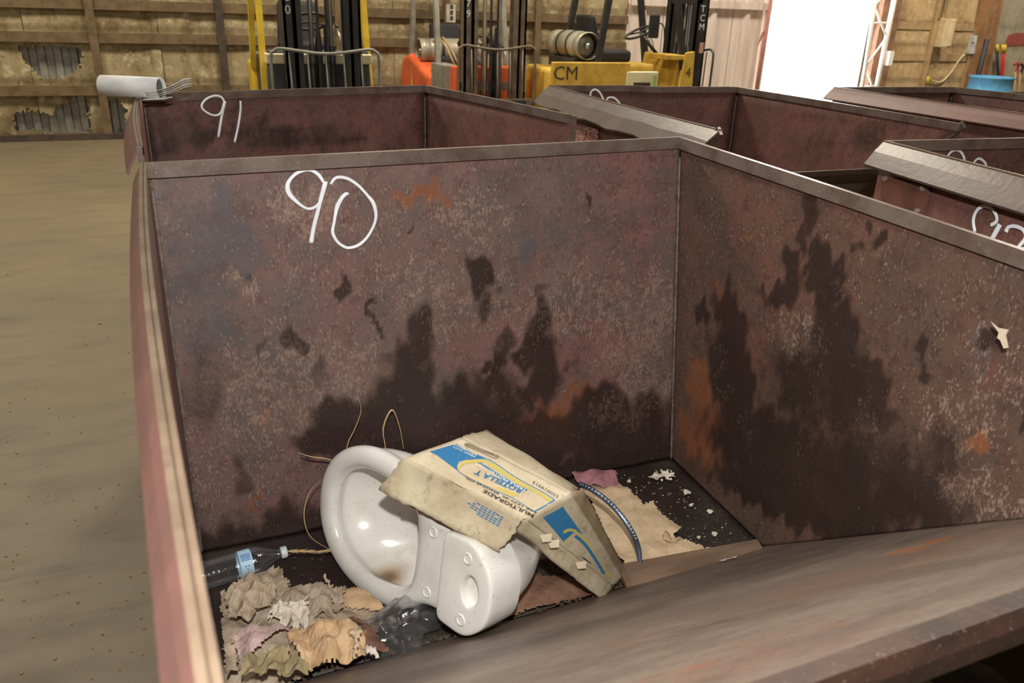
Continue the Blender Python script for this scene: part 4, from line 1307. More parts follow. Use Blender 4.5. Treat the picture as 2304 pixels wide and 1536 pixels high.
# peeling paper scraps on the strip
for k, (x, y) in enumerate(((1310, 940), (1365, 985), (1575, 1200))):
    q = lerp(lerp(CB['a4'], CB['c3'], (x - 1190) / 700), lerp(CB['k1'], CB['k2'], (x - 1190) / 700), 0.35) + V(0, -0.004, 0.006)
    MB().add([q, q + V(0.022, -0.008, 0.004), q + V(0.02, -0.012, -0.012), q + V(0.004, -0.006, -0.014)], [(0, 1, 2, 3)]).build('peeled_paper', MATS['card_face'], oK, fix=False)

# ------------------------------------------------------------------ clear bottles
def _plastic():
    t = NT('clear_plastic')
    nt = t.t
    lw = t.n('ShaderNodeLayerWeight')
    lw.inputs['Blend'].default_value = 0.55
    bp_ = t.n('ShaderNodeBump')
    t.put(bp_.inputs['Height'], t.noise(55, 3))
    bp_.inputs['Strength'].default_value = 0.35
    bp_.inputs['Distance'].default_value = 0.004
    t.put(lw.inputs['Normal'], bp_.outputs[0])
    gl = t.n('ShaderNodeBsdfGlossy')
    gl.inputs['Roughness'].default_value = 0.12
    t.put(gl.inputs['Normal'], bp_.outputs[0])
    tr_ = t.n('ShaderNodeBsdfTransparent')
    tr_.inputs['Color'].default_value = (0.9, 0.92, 0.93, 1)
    df = t.n('ShaderNodeBsdfDiffuse')
    df.inputs['Color'].default_value = (0.8, 0.82, 0.84, 1)
    m1 = t.n('ShaderNodeMixShader')
    m1.inputs[0].default_value = 0.12
    t.t.links.new(gl.outputs[0], m1.inputs[1])
    t.t.links.new(df.outputs[0], m1.inputs[2])
    m2 = t.n('ShaderNodeMixShader')
    t.put(m2.inputs[0], t.math('MULTIPLY_ADD', lw.outputs['Facing'], 0.40, 0.07))
    t.t.links.new(tr_.outputs[0], m2.inputs[1])
    t.t.links.new(m1.outputs[0], m2.inputs[2])
    t.t.links.new(m2.outputs[0], nt.nodes['Material Output'].inputs['Surface'])
    MATS['clear_plastic'] = t.m
_plastic()
plain('bottle_label', srgb(176, 208, 226), 0.5)
plain('label_blue', srgb(70, 112, 170), 0.5)
plain('label_dark', srgb(52, 70, 96), 0.5)
plain('cap_white', srgb(214, 220, 226), 0.4)
BR_ = 0.033
zc = ZF + BR_ + 0.006
A0 = az(645, 1240, zc)
B0 = az(500, 1283, zc)
bd = (B0 - A0) / np.linalg.norm(B0 - A0)
Mb = Matrix.Translation(Vector(A0)) @ Vector(bd).to_track_quat('Z', 'Y').to_matrix().to_4x4()
bot = thing('water_bottle', 'capped clear plastic water bottle with pale blue label lying beside the grass', 'bottle', (A0[0], A0[1], ZF))
prof = [(0.0105, 0.012), (0.0105, 0.02), (0.013, 0.026), (0.020, 0.04), (0.028, 0.056), (0.0325, 0.07), (BR_, 0.078), (0.0318, 0.082), (0.0318, 0.112)]
for k in range(9):
    h = 0.116 + k * 0.009
    prof += [(0.0330, h), (0.0312, h + 0.0045)]
prof += [(0.0325, 0.2), (0.028, 0.206), (0.012, 0.203)]
o = MB().lathe(prof, 28, Mb, cap=False).build('bottle_shell', MATS['clear_plastic'], bot, True)
MB().lathe([(0.0135, 0.0), (0.0142, 0.002), (0.0142, 0.013), (0.0135, 0.014)], 24, Mb).build('cap', MATS['cap_white'], bot, True)
lb = MB().lathe([(0.0324, 0.083), (0.0324, 0.111)], 36, Mb, cap=False).build('label_band', MATS['bottle_label'], bot, True)
def on_label(th, h, r=0.0327):
    return tuple(Mb @ Vector((r * math.cos(th), r * math.sin(th), h)))
# find the side of the label that faces the lens
ths = np.linspace(0, 2 * math.pi, 72)
best = max(ths, key=lambda a: float(np.dot(V(*on_label(a, 0.097)) - V(*(Mb @ Vector((0, 0, 0.097)))), CAM - A0)))
m = MB()
for r_ in range(7):
    th0 = best + 0.75 - r_ * 0.085
    m.add([on_label(th0, 0.086), on_label(th0, 0.108), on_label(th0 - 0.05, 0.108), on_label(th0 - 0.05, 0.086)], [(0, 1, 2, 3)])
m.build('fine_print', MATS['label_blue'], lb, fix=False)
m = MB()
for k in range(3):
    th0, h0 = best - 0.30 - 0.16 * math.cos(k * 2.09), 0.095 + 0.004 * math.sin(k * 2.09)
    for j in range(2):
        m.add([on_label(th0, h0, 0.0329), on_label(th0 + 0.1, h0 + 0.002, 0.0329), on_label(th0 + 0.1, h0 + 0.0038, 0.0329), on_label(th0, h0 + 0.002, 0.0329)], [(0, 1, 2, 3)])
m.build('recycling_mark', MATS['label_dark'], lb, fix=False)

def blob(name, label, cat, c, rx, ry, rz, mat, seed, amp=0.18, rot=0.0, thick=None, n=(28, 16)):
    rs = np.random.RandomState(seed)
    dirs = rs.normal(size=(9, 3))
    ph = rs.uniform(0, 6, 9)
    fr = rs.uniform(2, 6, 9)
    vs, fs = [], []
    for j in range(n[1] + 1):
        ph_ = math.pi * j / n[1]
        for i in range(n[0]):
            th = 2 * math.pi * i / n[0]
            d = V(math.sin(ph_) * math.cos(th), math.sin(ph_) * math.sin(th), math.cos(ph_))
            k = 1 + amp * sum(abs(math.sin(fr[q] * float(d @ dirs[q]) * 0.7 + ph[q])) - 0.5 for q in range(9)) / 2.5
            p = V(d[0] * rx, d[1] * ry, d[2] * rz) * k
            cr, sr = math.cos(rot), math.sin(rot)
            vs.append(c + V(p[0] * cr - p[1] * sr, p[0] * sr + p[1] * cr, p[2]))
    for j in range(n[1]):
        for i in range(n[0]):
            i2 = (i + 1) % n[0]
            fs.append((j * n[0] + i, j * n[0] + i2, (j + 1) * n[0] + i2, (j + 1) * n[0] + i))
    o = MB().add(vs, fs).build(name, mat, None, True)
    if thick:
        solid(o, thick, -1)
    return tag(o, label, cat)
cb_ = az(905, 1408, ZF + 0.045)
blob('crushed_bottle', 'crushed clear plastic bottle under the toilet rim', 'bottle', cb_, 0.075, 0.042, 0.036, MATS['clear_plastic'], 5, 0.5, 0.25, None, (36, 20))

# ------------------------------------------------------------------ papers, cloth and rubbish on the hopper's bottom
def _paper(name, A, B, D, tr=0.0):
    t = NT(name)
    col = t.mix(t.ramp(t.noise(16, 5, 0.65), 0.35, 0.68), A, B)
    col = t.mix(t.ramp(t.noise(60, 5, 0.7), 0.55, 0.75, 0, 0.6), col, D)
    t.bump(t.noise(90, 4), 0.25, 0.002)
    MATS[name] = t.out(col, 0.9, 0.0, 0.15)
_paper('kraft', srgb(206, 176, 138), srgb(184, 150, 112), srgb(144, 110, 78))
_paper('kraft_grey', srgb(182, 164, 142), srgb(158, 138, 116), srgb(112, 94, 76))
_paper('tan_sheet', srgb(206, 182, 148), srgb(192, 166, 132), srgb(156, 130, 100))
_paper('tissue', srgb(222, 212, 196), srgb(200, 186, 166), srgb(130, 112, 94))
_paper('pink_cloth', srgb(200, 172, 164), srgb(184, 156, 148), srgb(136, 108, 102))
_paper('mauve_cloth', srgb(168, 118, 122), srgb(150, 102, 106), srgb(120, 80, 84))
_paper('olive_rag', srgb(164, 146, 110), srgb(132, 118, 92), srgb(86, 82, 74))
_paper('mat_brown', srgb(138, 104, 84), srgb(116, 84, 70), srgb(84, 60, 52))
_paper('dirt', srgb(96, 80, 62), srgb(76, 62, 48), srgb(56, 46, 38))
def ground_z(x, y):
    zs = ZF + max(0.0, (1.27 + 0.03 * x - y)) * 0.8117
    return zs
def torn_sheet(name, label, cat, poly, z0, amp, mat, seed, cell=0.0048, dome=0.0, freq=26.0, thick=0.0014, rag=0.35, tilt=None):
    rs = np.random.RandomState(seed)
    W_ = np.array([az(u, v, z0)[:2] for u, v in poly])
    lo, hi = W_.min(0) - 0.01, W_.max(0) + 0.01
    nx, ny = max(3, int((hi[0] - lo[0]) / cell)), max(3, int((hi[1] - lo[1]) / cell))
    X, Y = np.meshgrid(np.linspace(lo[0], hi[0], nx), np.linspace(lo[1], hi[1], ny))
    h = np.zeros(X.shape)
    for k in range(7):
        a = rs.uniform(0, math.pi)
        f = freq * 0.85 * rs.uniform(0.4, 1.3)
        s = (X * math.cos(a) + Y * math.sin(a)) * f + rs.uniform(0, 9) + 0.5 * np.sin(Y * 17 + k) + 0.5 * np.sin(X * 13 + 2 * k)
        h += np.abs((s % 1.0) - 0.5) * 2 * rs.uniform(0.4, 1.0)
    h = (h - h.min()) / (h.max() - h.min())
    amp = amp * 0.9
    c = W_.mean(0)
    rr = np.sqrt((((X - c[0]) / (hi[0] - lo[0])) ** 2 + ((Y - c[1]) / (hi[1] - lo[1])) ** 2)) * 2
    Z = z0 + amp * (h - 0.35) + dome * np.clip(1 - rr ** 2, 0, 1)
    if tilt is not None:
        Z = Z + (X - c[0]) * tilt[0] + (Y - c[1]) * tilt[1]
    G = np.vectorize(ground_z)(X, Y)
    Z = np.maximum(Z, G + 0.003)
    jx, jy = rs.uniform(-1, 1, X.shape) * cell * 0.35, rs.uniform(-1, 1, X.shape) * cell * 0.35
    cx, cy = (X[:-1, :-1] + X[1:, 1:]) / 2, (Y[:-1, :-1] + Y[1:, 1:]) / 2
    k = cell * rag
    keep = inpoly(cx + rs.uniform(-k, k, cx.shape), cy + rs.uniform(-k, k, cx.shape), W_)
    idx = np.arange(X.size).reshape(X.shape)
    fs = np.stack([idx[:-1, :-1], idx[:-1, 1:], idx[1:, 1:], idx[1:, :-1]], -1)[keep]
    if len(fs) == 0:
        return None
    vv = np.stack([X + jx, Y + jy, Z], -1).reshape(-1, 3)
    used = np.unique(fs)
    rm = -np.ones(len(vv), int)
    rm[used] = np.arange(len(used))
    me = bpy.data.meshes.new(name)
    me.from_pydata(vv[used].tolist(), [], rm[fs].tolist())
    o = link(name, me, mat, None, amp < 0.012)
    solid(o, thick, 0)
    return tag(o, label, cat)
C4 = lambda x, y: (440 + x / 4.315, 1180 + y / 4.315)
def c4poly(*q):
    return [C4(x, y) for x, y in q]
torn_sheet('paper_litter', 'flattened dirty brown paper spread beneath the crumpled papers', 'paper', [(496, 1335), (560, 1320), (640, 1335), (720, 1330), (800, 1360), (860, 1390), (850, 1440), (800, 1470), (720, 1510), (640, 1560), (510, 1560)], ZF + 0.012, 0.03, MATS['kraft_grey'], 77, freq=18, dome=0.03)
torn_sheet('paper_wad', 'grey-brown crumpled paper wad below the labelled bottle', 'paper', c4poly((290, 700), (560, 545), (700, 620), (800, 700), (730, 830), (560, 960), (400, 1000), (300, 850)), ZF + 0.05, 0.05, MATS['kraft_grey'], 1, dome=0.03)
torn_sheet('paper_scrap', 'torn tan paper scrap next to the bottle label', 'paper', c4poly((540, 490), (760, 440), (860, 500), (850, 560), (920, 600), (900, 720), (780, 680), (600, 580)), ZF + 0.03, 0.03, MATS['kraft_grey'], 2, dome=0.015)
torn_sheet('tissue_wad', 'whitish shredded tissue wad in the middle of the papers', 'tissue', c4poly((720, 900), (850, 820), (1000, 840), (1080, 760), (1090, 900), (1120, 1000), (1080, 1070), (950, 1040), (760, 990)), ZF + 0.045, 0.05, MATS['tissue'], 3, cell=0.005, freq=44, dome=0.02, rag=1.5)
torn_sheet('folded_paper', 'folded brown paper with ring lines left of the toilet rim', 'paper', c4poly((1080, 820), (1110, 690), (1240, 640), (1330, 720), (1340, 880), (1300, 915), (1110, 940)), ZF + 0.045, 0.04, MATS['kraft_grey'], 4, dome=0.02)
torn_sheet('paper_strip', 'ribbed light brown paper strip tucked under the toilet rim', 'paper', c4poly((1410, 700), (1440, 640), (1600, 680), (1800, 780), (1840, 850), (1600, 860), (1430, 830)), ZF + 0.035, 0.018, MATS['kraft'], 5, freq=14, dome=0.02)
torn_sheet('paper_corner', 'upright torn grey paper corner beside the ribbed strip', 'paper', c4poly((1255, 535), (1340, 600), (1450, 620), (1430, 820), (1345, 880), (1330, 700)), ZF + 0.06, 0.03, MATS['kraft_grey'], 6, dome=0.0)
torn_sheet('pink_cloth', 'faded pink cloth crumpled at the lower left corner', 'cloth', c4poly((335, 1130), (540, 1060), (920, 990), (930, 1060), (830, 1140), (650, 1250), (420, 1430), (400, 1250)), ZF + 0.05, 0.035, MATS['pink_cloth'], 7, freq=16, dome=0.025)
torn_sheet('kraft_bag', 'large creased brown kraft bag in front of the toilet', 'paper', c4poly((905, 1150), (1000, 1060), (1480, 1020), (1640, 1040), (1640, 1320), (1300, 1400), (1120, 1440), (950, 1300)), ZF + 0.075, 0.05, MATS['kraft'], 8, freq=15, dome=0.035)
torn_sheet('kraft_scrap', 'orange-brown paper strip above the kraft bag', 'paper', c4poly((1110, 1000), (1250, 950), (1370, 940), (1360, 1030), (1180, 1090), (1130, 1060)), ZF + 0.075, 0.025, MATS['kraft'], 9, dome=0.01)
torn_sheet('brown_wrapper', 'dull brown wrapper between kraft bag and crushed bottle', 'paper', c4poly((1380, 940), (1480, 920), (1640, 1010), (1780, 1130), (1880, 1240), (1720, 1290), (1640, 1250), (1640, 1040), (1500, 1010)), ZF + 0.055, 0.03, MATS['mat_brown'], 10, dome=0.02)
torn_sheet('olive_rag', 'olive and grey rag at the bottom edge below the pink cloth', 'cloth', c4poly((440, 1460), (560, 1340), (760, 1240), (900, 1250), (950, 1330), (1140, 1440), (960, 1500), (700, 1536), (470, 1536)), ZF + 0.10, 0.05, MATS['olive_rag'], 11, dome=0.02)
torn_sheet('grey_scrap', 'brown crumpled paper scrap against the left wall of hopper 90', 'paper', c4poly((290, 1190), (350, 1150), (400, 1260), (410, 1400), (330, 1500), (290, 1400)), ZF + 0.08, 0.03, MATS['kraft_grey'], 12)
torn_sheet('paper_tube', 'pale torn paper curl standing on the kraft bag', 'paper', c4poly((1490, 1030), (1570, 1040), (1620, 1040), (1590, 1110), (1565, 1300), (1525, 1310), (1540, 1120)), ZF + 0.135, 0.012, MATS['tan_sheet'], 13, cell=0.005)
torn_sheet('white_scrap', 'small white paper scrap right of the kraft bag', 'paper', c4poly((1660, 1170), (1770, 1230), (1750, 1280), (1650, 1240)), ZF + 0.10, 0.01, MATS['tissue'], 14, cell=0.005)
torn_sheet('tissue_scrap', 'small white tissue scrap between ribbed strip and crushed bottle', 'tissue', c4poly((1420, 850), (1480, 830), (1590, 860), (1560, 910), (1430, 910)), ZF + 0.03, 0.02, MATS['tissue'], 15, cell=0.005)
C5 = lambda x, y: (1250 + x / 4.042, 1000 + y / 4.042)
def c5poly(*q):
    return [C5(x, y) for x, y in q]
torn_sheet('tan_paper', 'large torn sheet of tan paper on the floor of hopper 90', 'paper', c5poly((250, 420), (300, 380), (410, 270), (440, 255), (540, 260), (540, 310), (580, 390), (640, 430), (690, 500), (740, 530), (790, 600), (880, 570), (920, 640), (960, 690), (1140, 800), (1060, 880), (1350, 930), (1370, 990), (1000, 1040), (820, 1090), (640, 1130), (500, 900), (350, 600)), ZF + 0.015, 0.02, MATS['tan_sheet'], 21, freq=9, dome=0.02)
torn_sheet('tan_paper_fold', 'smaller tan paper flap folded over the large tan sheet', 'paper', c5poly((960, 870), (1010, 790), (1050, 880), (1150, 820), (1120, 870), (1060, 890)), ZF + 0.035, 0.008, MATS['tan_sheet'], 22, freq=9)
torn_sheet('mauve_cloth', 'mauve cloth bunched behind the tan paper', 'cloth', c5poly((140, 290), (200, 270), (290, 275), (310, 300), (400, 275), (430, 270), (540, 290), (600, 400), (520, 420), (400, 420), (230, 390)), ZF + 0.03, 0.03, MATS['mauve_cloth'], 23, freq=22, dome=0.02)
torn_sheet('straw_mat', 'brown fibrous mat under the cardboard beside the toilet foot', 'mat', [(1130, 1290), (1220, 1300), (1330, 1310), (1335, 1345), (1250, 1365), (1140, 1390), (1115, 1360)], ZF + 0.012, 0.018, MATS['mat_brown'], 24, freq=12, dome=0.015)
# loose straws on the mat
rs = np.random.RandomState(8)

# curved steel strap
def _strap():
    t = NT('strap')
    q = t.n('ShaderNodeTexWave')
    q.inputs['Scale'].default_value = 38
    MATS['strap'] = t.out(t.mix(q.outputs['Fac'], srgb(70, 80, 88), srgb(150, 160, 168)), 0.3, 0.6)
plain('strap_steel', srgb(84, 96, 108), 0.3, 0.5)
plain('strap_light', srgb(122, 132, 142), 0.4, 0.3)
sp_ = [(215, 355, .56), (330, 410, .575), (480, 520, .565), (600, 650, .545), (700, 800, .515), (750, 930, .48), (772, 1085, .445)]
path = smooth_path([az(*C5(x, y), z) for x, y, z in sp_], 10)
strap = thing('steel_strap', 'curved grey toothed steel strap rising over the tan paper', 'strap', path[-1] * V(1, 1, 0) + V(0, 0, ground_z(path[-1][0], path[-1][1])))
MB().tube(path, [0.0062 * (1 if i < len(path) - 8 else 0.6 + 0.05 * (len(path) - i)) for i in range(len(path))], 8, True, 0.25, up=CAM - path[20]).build('band', MATS['strap_steel'], strap, True)
tocam = (CAM - path[20]) / np.linalg.norm(CAM - path[20])
me_ = None
for i in range(2, len(path) - 16, 2):
    d = path[i + 1] - path[i]
    d /= np.linalg.norm(d)
    sd_ = np.cross(d, tocam)
    q = path[i] + tocam * 0.0022
    MB().bar(q - sd_ * 0.0042, q + sd_ * 0.001, 0.0018, 0.0012, up=tocam).build('tooth', MATS['strap_light'], strap)

# flat bar at the foot of the slope
worn('wood_bar', srgb(124, 100, 78), srgb(102, 80, 62), srgb(72, 52, 42), rough=0.7, scale=12, stretch=(0.3, 2, 2))
a_, b_ = az(*C5(600, 1205), 0.435), az(*C5(1885, 962), 0.425)
dv = (b_ - a_) / np.linalg.norm(b_ - a_)
sdv = np.cross(dv, V(0, -0.35, 0.94))
o = MB().bar(a_, b_, 0.062, 0.016, up=(0, -0.30, 0.95)).build('wooden_lath', MATS['wood_bar'])
tag(bevel(o, 0.003), 'weathered brown wooden lath along the foot of the slope', 'lath')

# crumbs and flakes
plain('flake_white', srgb(226, 216, 194), 0.85)
def flake(x, y, r, z, label, group, mat='flake_white', seed=0):
    rs = np.random.RandomState(seed)
    c = az(x, y, z)
    n = 7
    pts = [c + V(r * rs.uniform(.5, 1.1) * math.cos(a), r * rs.uniform(.5, 1.1) * math.sin(a), rs.uniform(0, .004)) for a in np.linspace(0, 2 * math.pi, n, endpoint=False)]
    o = MB().prism(pts, (0, 0, 0.004)).build('paint_flake', MATS[mat])
    return tag(o, label, 'flake', group)
FL = ['white flake nearest the right plate, midway along the bare floor', 'white flake near the right plate, halfway to the lath', 'white flake between the grit and the tan paper, near the lath', 'white flake behind the tan paper, beside the mauve cloth', 'small white flake amid the grit, below the plaster heap', 'white flake close to the end of the lath', 'smallest white flake, near the tip of the tan paper']
for k, (x, y, r) in enumerate(((1545, 1110, .012), (1598, 1152, .012), (1607, 1203, .010), (1415, 1085, .008), (1554, 1138, .006), (1640, 1238, .009), (1571, 1211, .005))):
    flake(x, y, r, ZF + 0.006, FL[k], 'white flakes on the hopper floor', seed=k)
flake(1597, 1242, .017, ZF + 0.012, 'largest white flake, at the right tip of the tan paper', 'white flakes on the hopper floor', seed=20)
torn_sheet('crumbled_plaster', 'heap of white crumbled plaster in the back corner of hopper 90', 'plaster', c5poly((840, 300), (900, 280), (940, 250), (1020, 242), (1065, 275), (1065, 312), (950, 320), (870, 318)), ZF + 0.010, 0.016, MATS['flake_white'], 31, cell=0.005, freq=50, rag=1.4)
torn_sheet('pink_crumb', 'pink torn scrap on the slope just below the lath', 'scrap', c5poly((1475, 1135), (1500, 1105), (1600, 1075), (1640, 1105), (1600, 1130), (1540, 1148)), 0.452, 0.006, MATS['pink_cloth'], 32, cell=0.005)
rs = np.random.RandomState(5)
m = MB()
for k in range(240):
    x, y = rs.uniform(0.85, 1.25), rs.uniform(1.33, 1.72)
    r = rs.uniform(0.0005, 0.0016)
    m.box((x - r, y - r, ZF + 0.0005), (x + r, y + r * rs.uniform(.5, 1.2), ZF + 0.0005 + r))
tag(m.build('plaster_grit', MATS['flake_white']), 'white grit sprinkled over the bare floor of hopper 90', 'grit', kind='stuff')
m = MB()
for k in range(420):
    x, y = rs.uniform(-0.02, 0.75), rs.uniform(1.22, 1.7)
    r = rs.uniform(0.001, 0.004)
    g = ground_z(x, y)
    m.box((x - r, y - r, g + 0.001), (x + r, y + r, g + 0.001 + r))
tag(m.build('dirt_crumbs', MATS['dirt']), 'brown dirt crumbs scattered under the papers in hopper 90', 'dirt', kind='stuff')

# dry grass
plain('dry_grass', srgb(196, 164, 116), 0.8)
def stalk(label, pts, r, group=None, seed_head=None, name='grass_stalk'):
    P = smooth_path([ay(u, v, y) for u, v, y in pts], 8)
    n = len(P)
    root_z = min(q[2] for q in P)
    e = thing(name, label, 'grass', (P[-1][0], P[-1][1], ZF), group=group)
    MB().tube(P, [r * (0.45 + 0.55 * math.sin(math.pi * min(1, (i + 1) / n * 0.9))) for i in range(n)], 5, True, 0.4).build('blade', MATS['dry_grass'], e, True)
    if seed_head:
        rs = np.random.RandomState(3)
        for i in range(0, n - 1, 1):
            for s in (-1, 1):
                d = P[min(i + 1, n - 1)] - P[max(i - 1, 0)]
                d = d / (np.linalg.norm(d) + 1e-9)
                q = P[i]
                MB().tube([q, q + d * 0.012 + V(0, 0, s * 0.005) + rs.normal(size=3) * 0.001], [0.0014, 0.0003], 4).build('seed', MATS['dry_grass'], e)
    return e
stalk('thin dry grass blade rising above the toilet rim', [(806, 895, 1.70), (812, 925, 1.70), (798, 965, 1.70), (782, 1000, 1.69), (775, 1060, 1.68)], 0.0028)
stalk('dry grass blade bent into a loop over the toilet', [(908, 1010, 1.70), (900, 965, 1.70), (886, 925, 1.70), (874, 930, 1.70), (862, 965, 1.70), (866, 1000, 1.70), (872, 1040, 1.69)], 0.0042)
stalk('short dry grass blade pointing left from the toilet rim', [(672, 1018, 1.66), (700, 1027, 1.67), (730, 1031, 1.68), (760, 1038, 1.68)], 0.0034)
stalk('long dry grass stem curving down left of the toilet', [(722, 1080, 1.66), (695, 1110, 1.63), (684, 1160, 1.61), (697, 1205, 1.60), (735, 1232, 1.60), (760, 1240, 1.60)], 0.0016)
stalk('dry grass seed head between bottle cap and toilet', [(648, 1240, 1.585), (680, 1239, 1.585), (715, 1241, 1.585), (755, 1236, 1.585)], 0.0018, seed_head=True)
stalk('yellow straw lying on the slope below the cardboard', [(1418, 1352, 1.232), (1450, 1364, 1.212), (1485, 1380, 1.184), (1500, 1384, 1.176)], 0.0016, name='straw')
# scrap of torn tape stuck to the right plate
plain('tape', srgb(206, 190, 166), 0.4)
q = lambda u, v: ax(u, v, 1.225)
tp = MB()
tp.add([q(*c) for c in ((2229, 724), (2245, 737), (2268, 742), (2262, 755), (2268, 782), (2258, 784), (2250, 765), (2243, 760), (2247, 748))], [tuple(range(9))])
o = tp.build('torn_tape', MATS['tape'], None, fix=False)
solid(o, 0.002, 1)
tag(o, 'scrap of torn pale tape stuck to the right plate of hopper 90', 'tape')
# ------------------------------------------------------------------ forklift trucks in the background
worn('fl_yellow', srgb(226, 192, 52), srgb(206, 170, 40), srgb(150, 118, 34), rough=0.45, scale=6)
worn('fl_ochre', srgb(206, 170, 70), srgb(188, 148, 54), srgb(110, 84, 42), rough=0.6, scale=7, speck=srgb(80, 64, 40))
worn('fl_orange', srgb(226, 104, 58), srgb(206, 92, 52), srgb(150, 70, 44), rough=0.45, scale=6)
worn('fl_black', srgb(52, 50, 50), srgb(42, 40, 40), srgb(70, 62, 54), rough=0.45, scale=8)
worn('fl_mast_brown', srgb(112, 98, 82), srgb(90, 78, 66), srgb(60, 50, 44), rough=0.5, scale=9)
worn('fl_grey', srgb(140, 138, 128), srgb(122, 118, 106), srgb(92, 86, 74), rough=0.5, scale=7)
worn('fl_cream', srgb(222, 212, 176), srgb(204, 192, 152), srgb(160, 146, 104), rough=0.6, scale=6)
worn('tank_grey', srgb(168, 164, 146), srgb(150, 144, 124), srgb(112, 102, 84), rough=0.4, metal=0.25, scale=6)
plain('rubber', srgb(34, 33, 33), 0.75)
plain('chrome_bit', srgb(190, 190, 188), 0.25, 0.8)
plain('dash_dark', srgb(66, 66, 68), 0.6)
plain('hose_tan', srgb(170, 140, 96), 0.6)
plain('mark_white', srgb(228, 228, 224), 0.8)
plain('mark_dark', srgb(60, 48, 34), 0.8)

def rbox(name, lo, hi, mat, par, bv=0.02, seg=3):
    return bevel(MB().box(lo, hi).build(name, MATS[mat], par), bv, seg)
def flat_text(body, mat, par, origin, xdir, ydir, height, name='lettering'):
    me = text_mesh(body, 0.0)
    o_, x_, y_ = V(*origin), V(*xdir), V(*ydir)
    for v in me.vertices:
        v.co = Vector(o_ + x_ * v.co[0] * height / 0.7 + y_ * v.co[1] * height / 0.7)
    return link(name, me, MATS[mat], par)

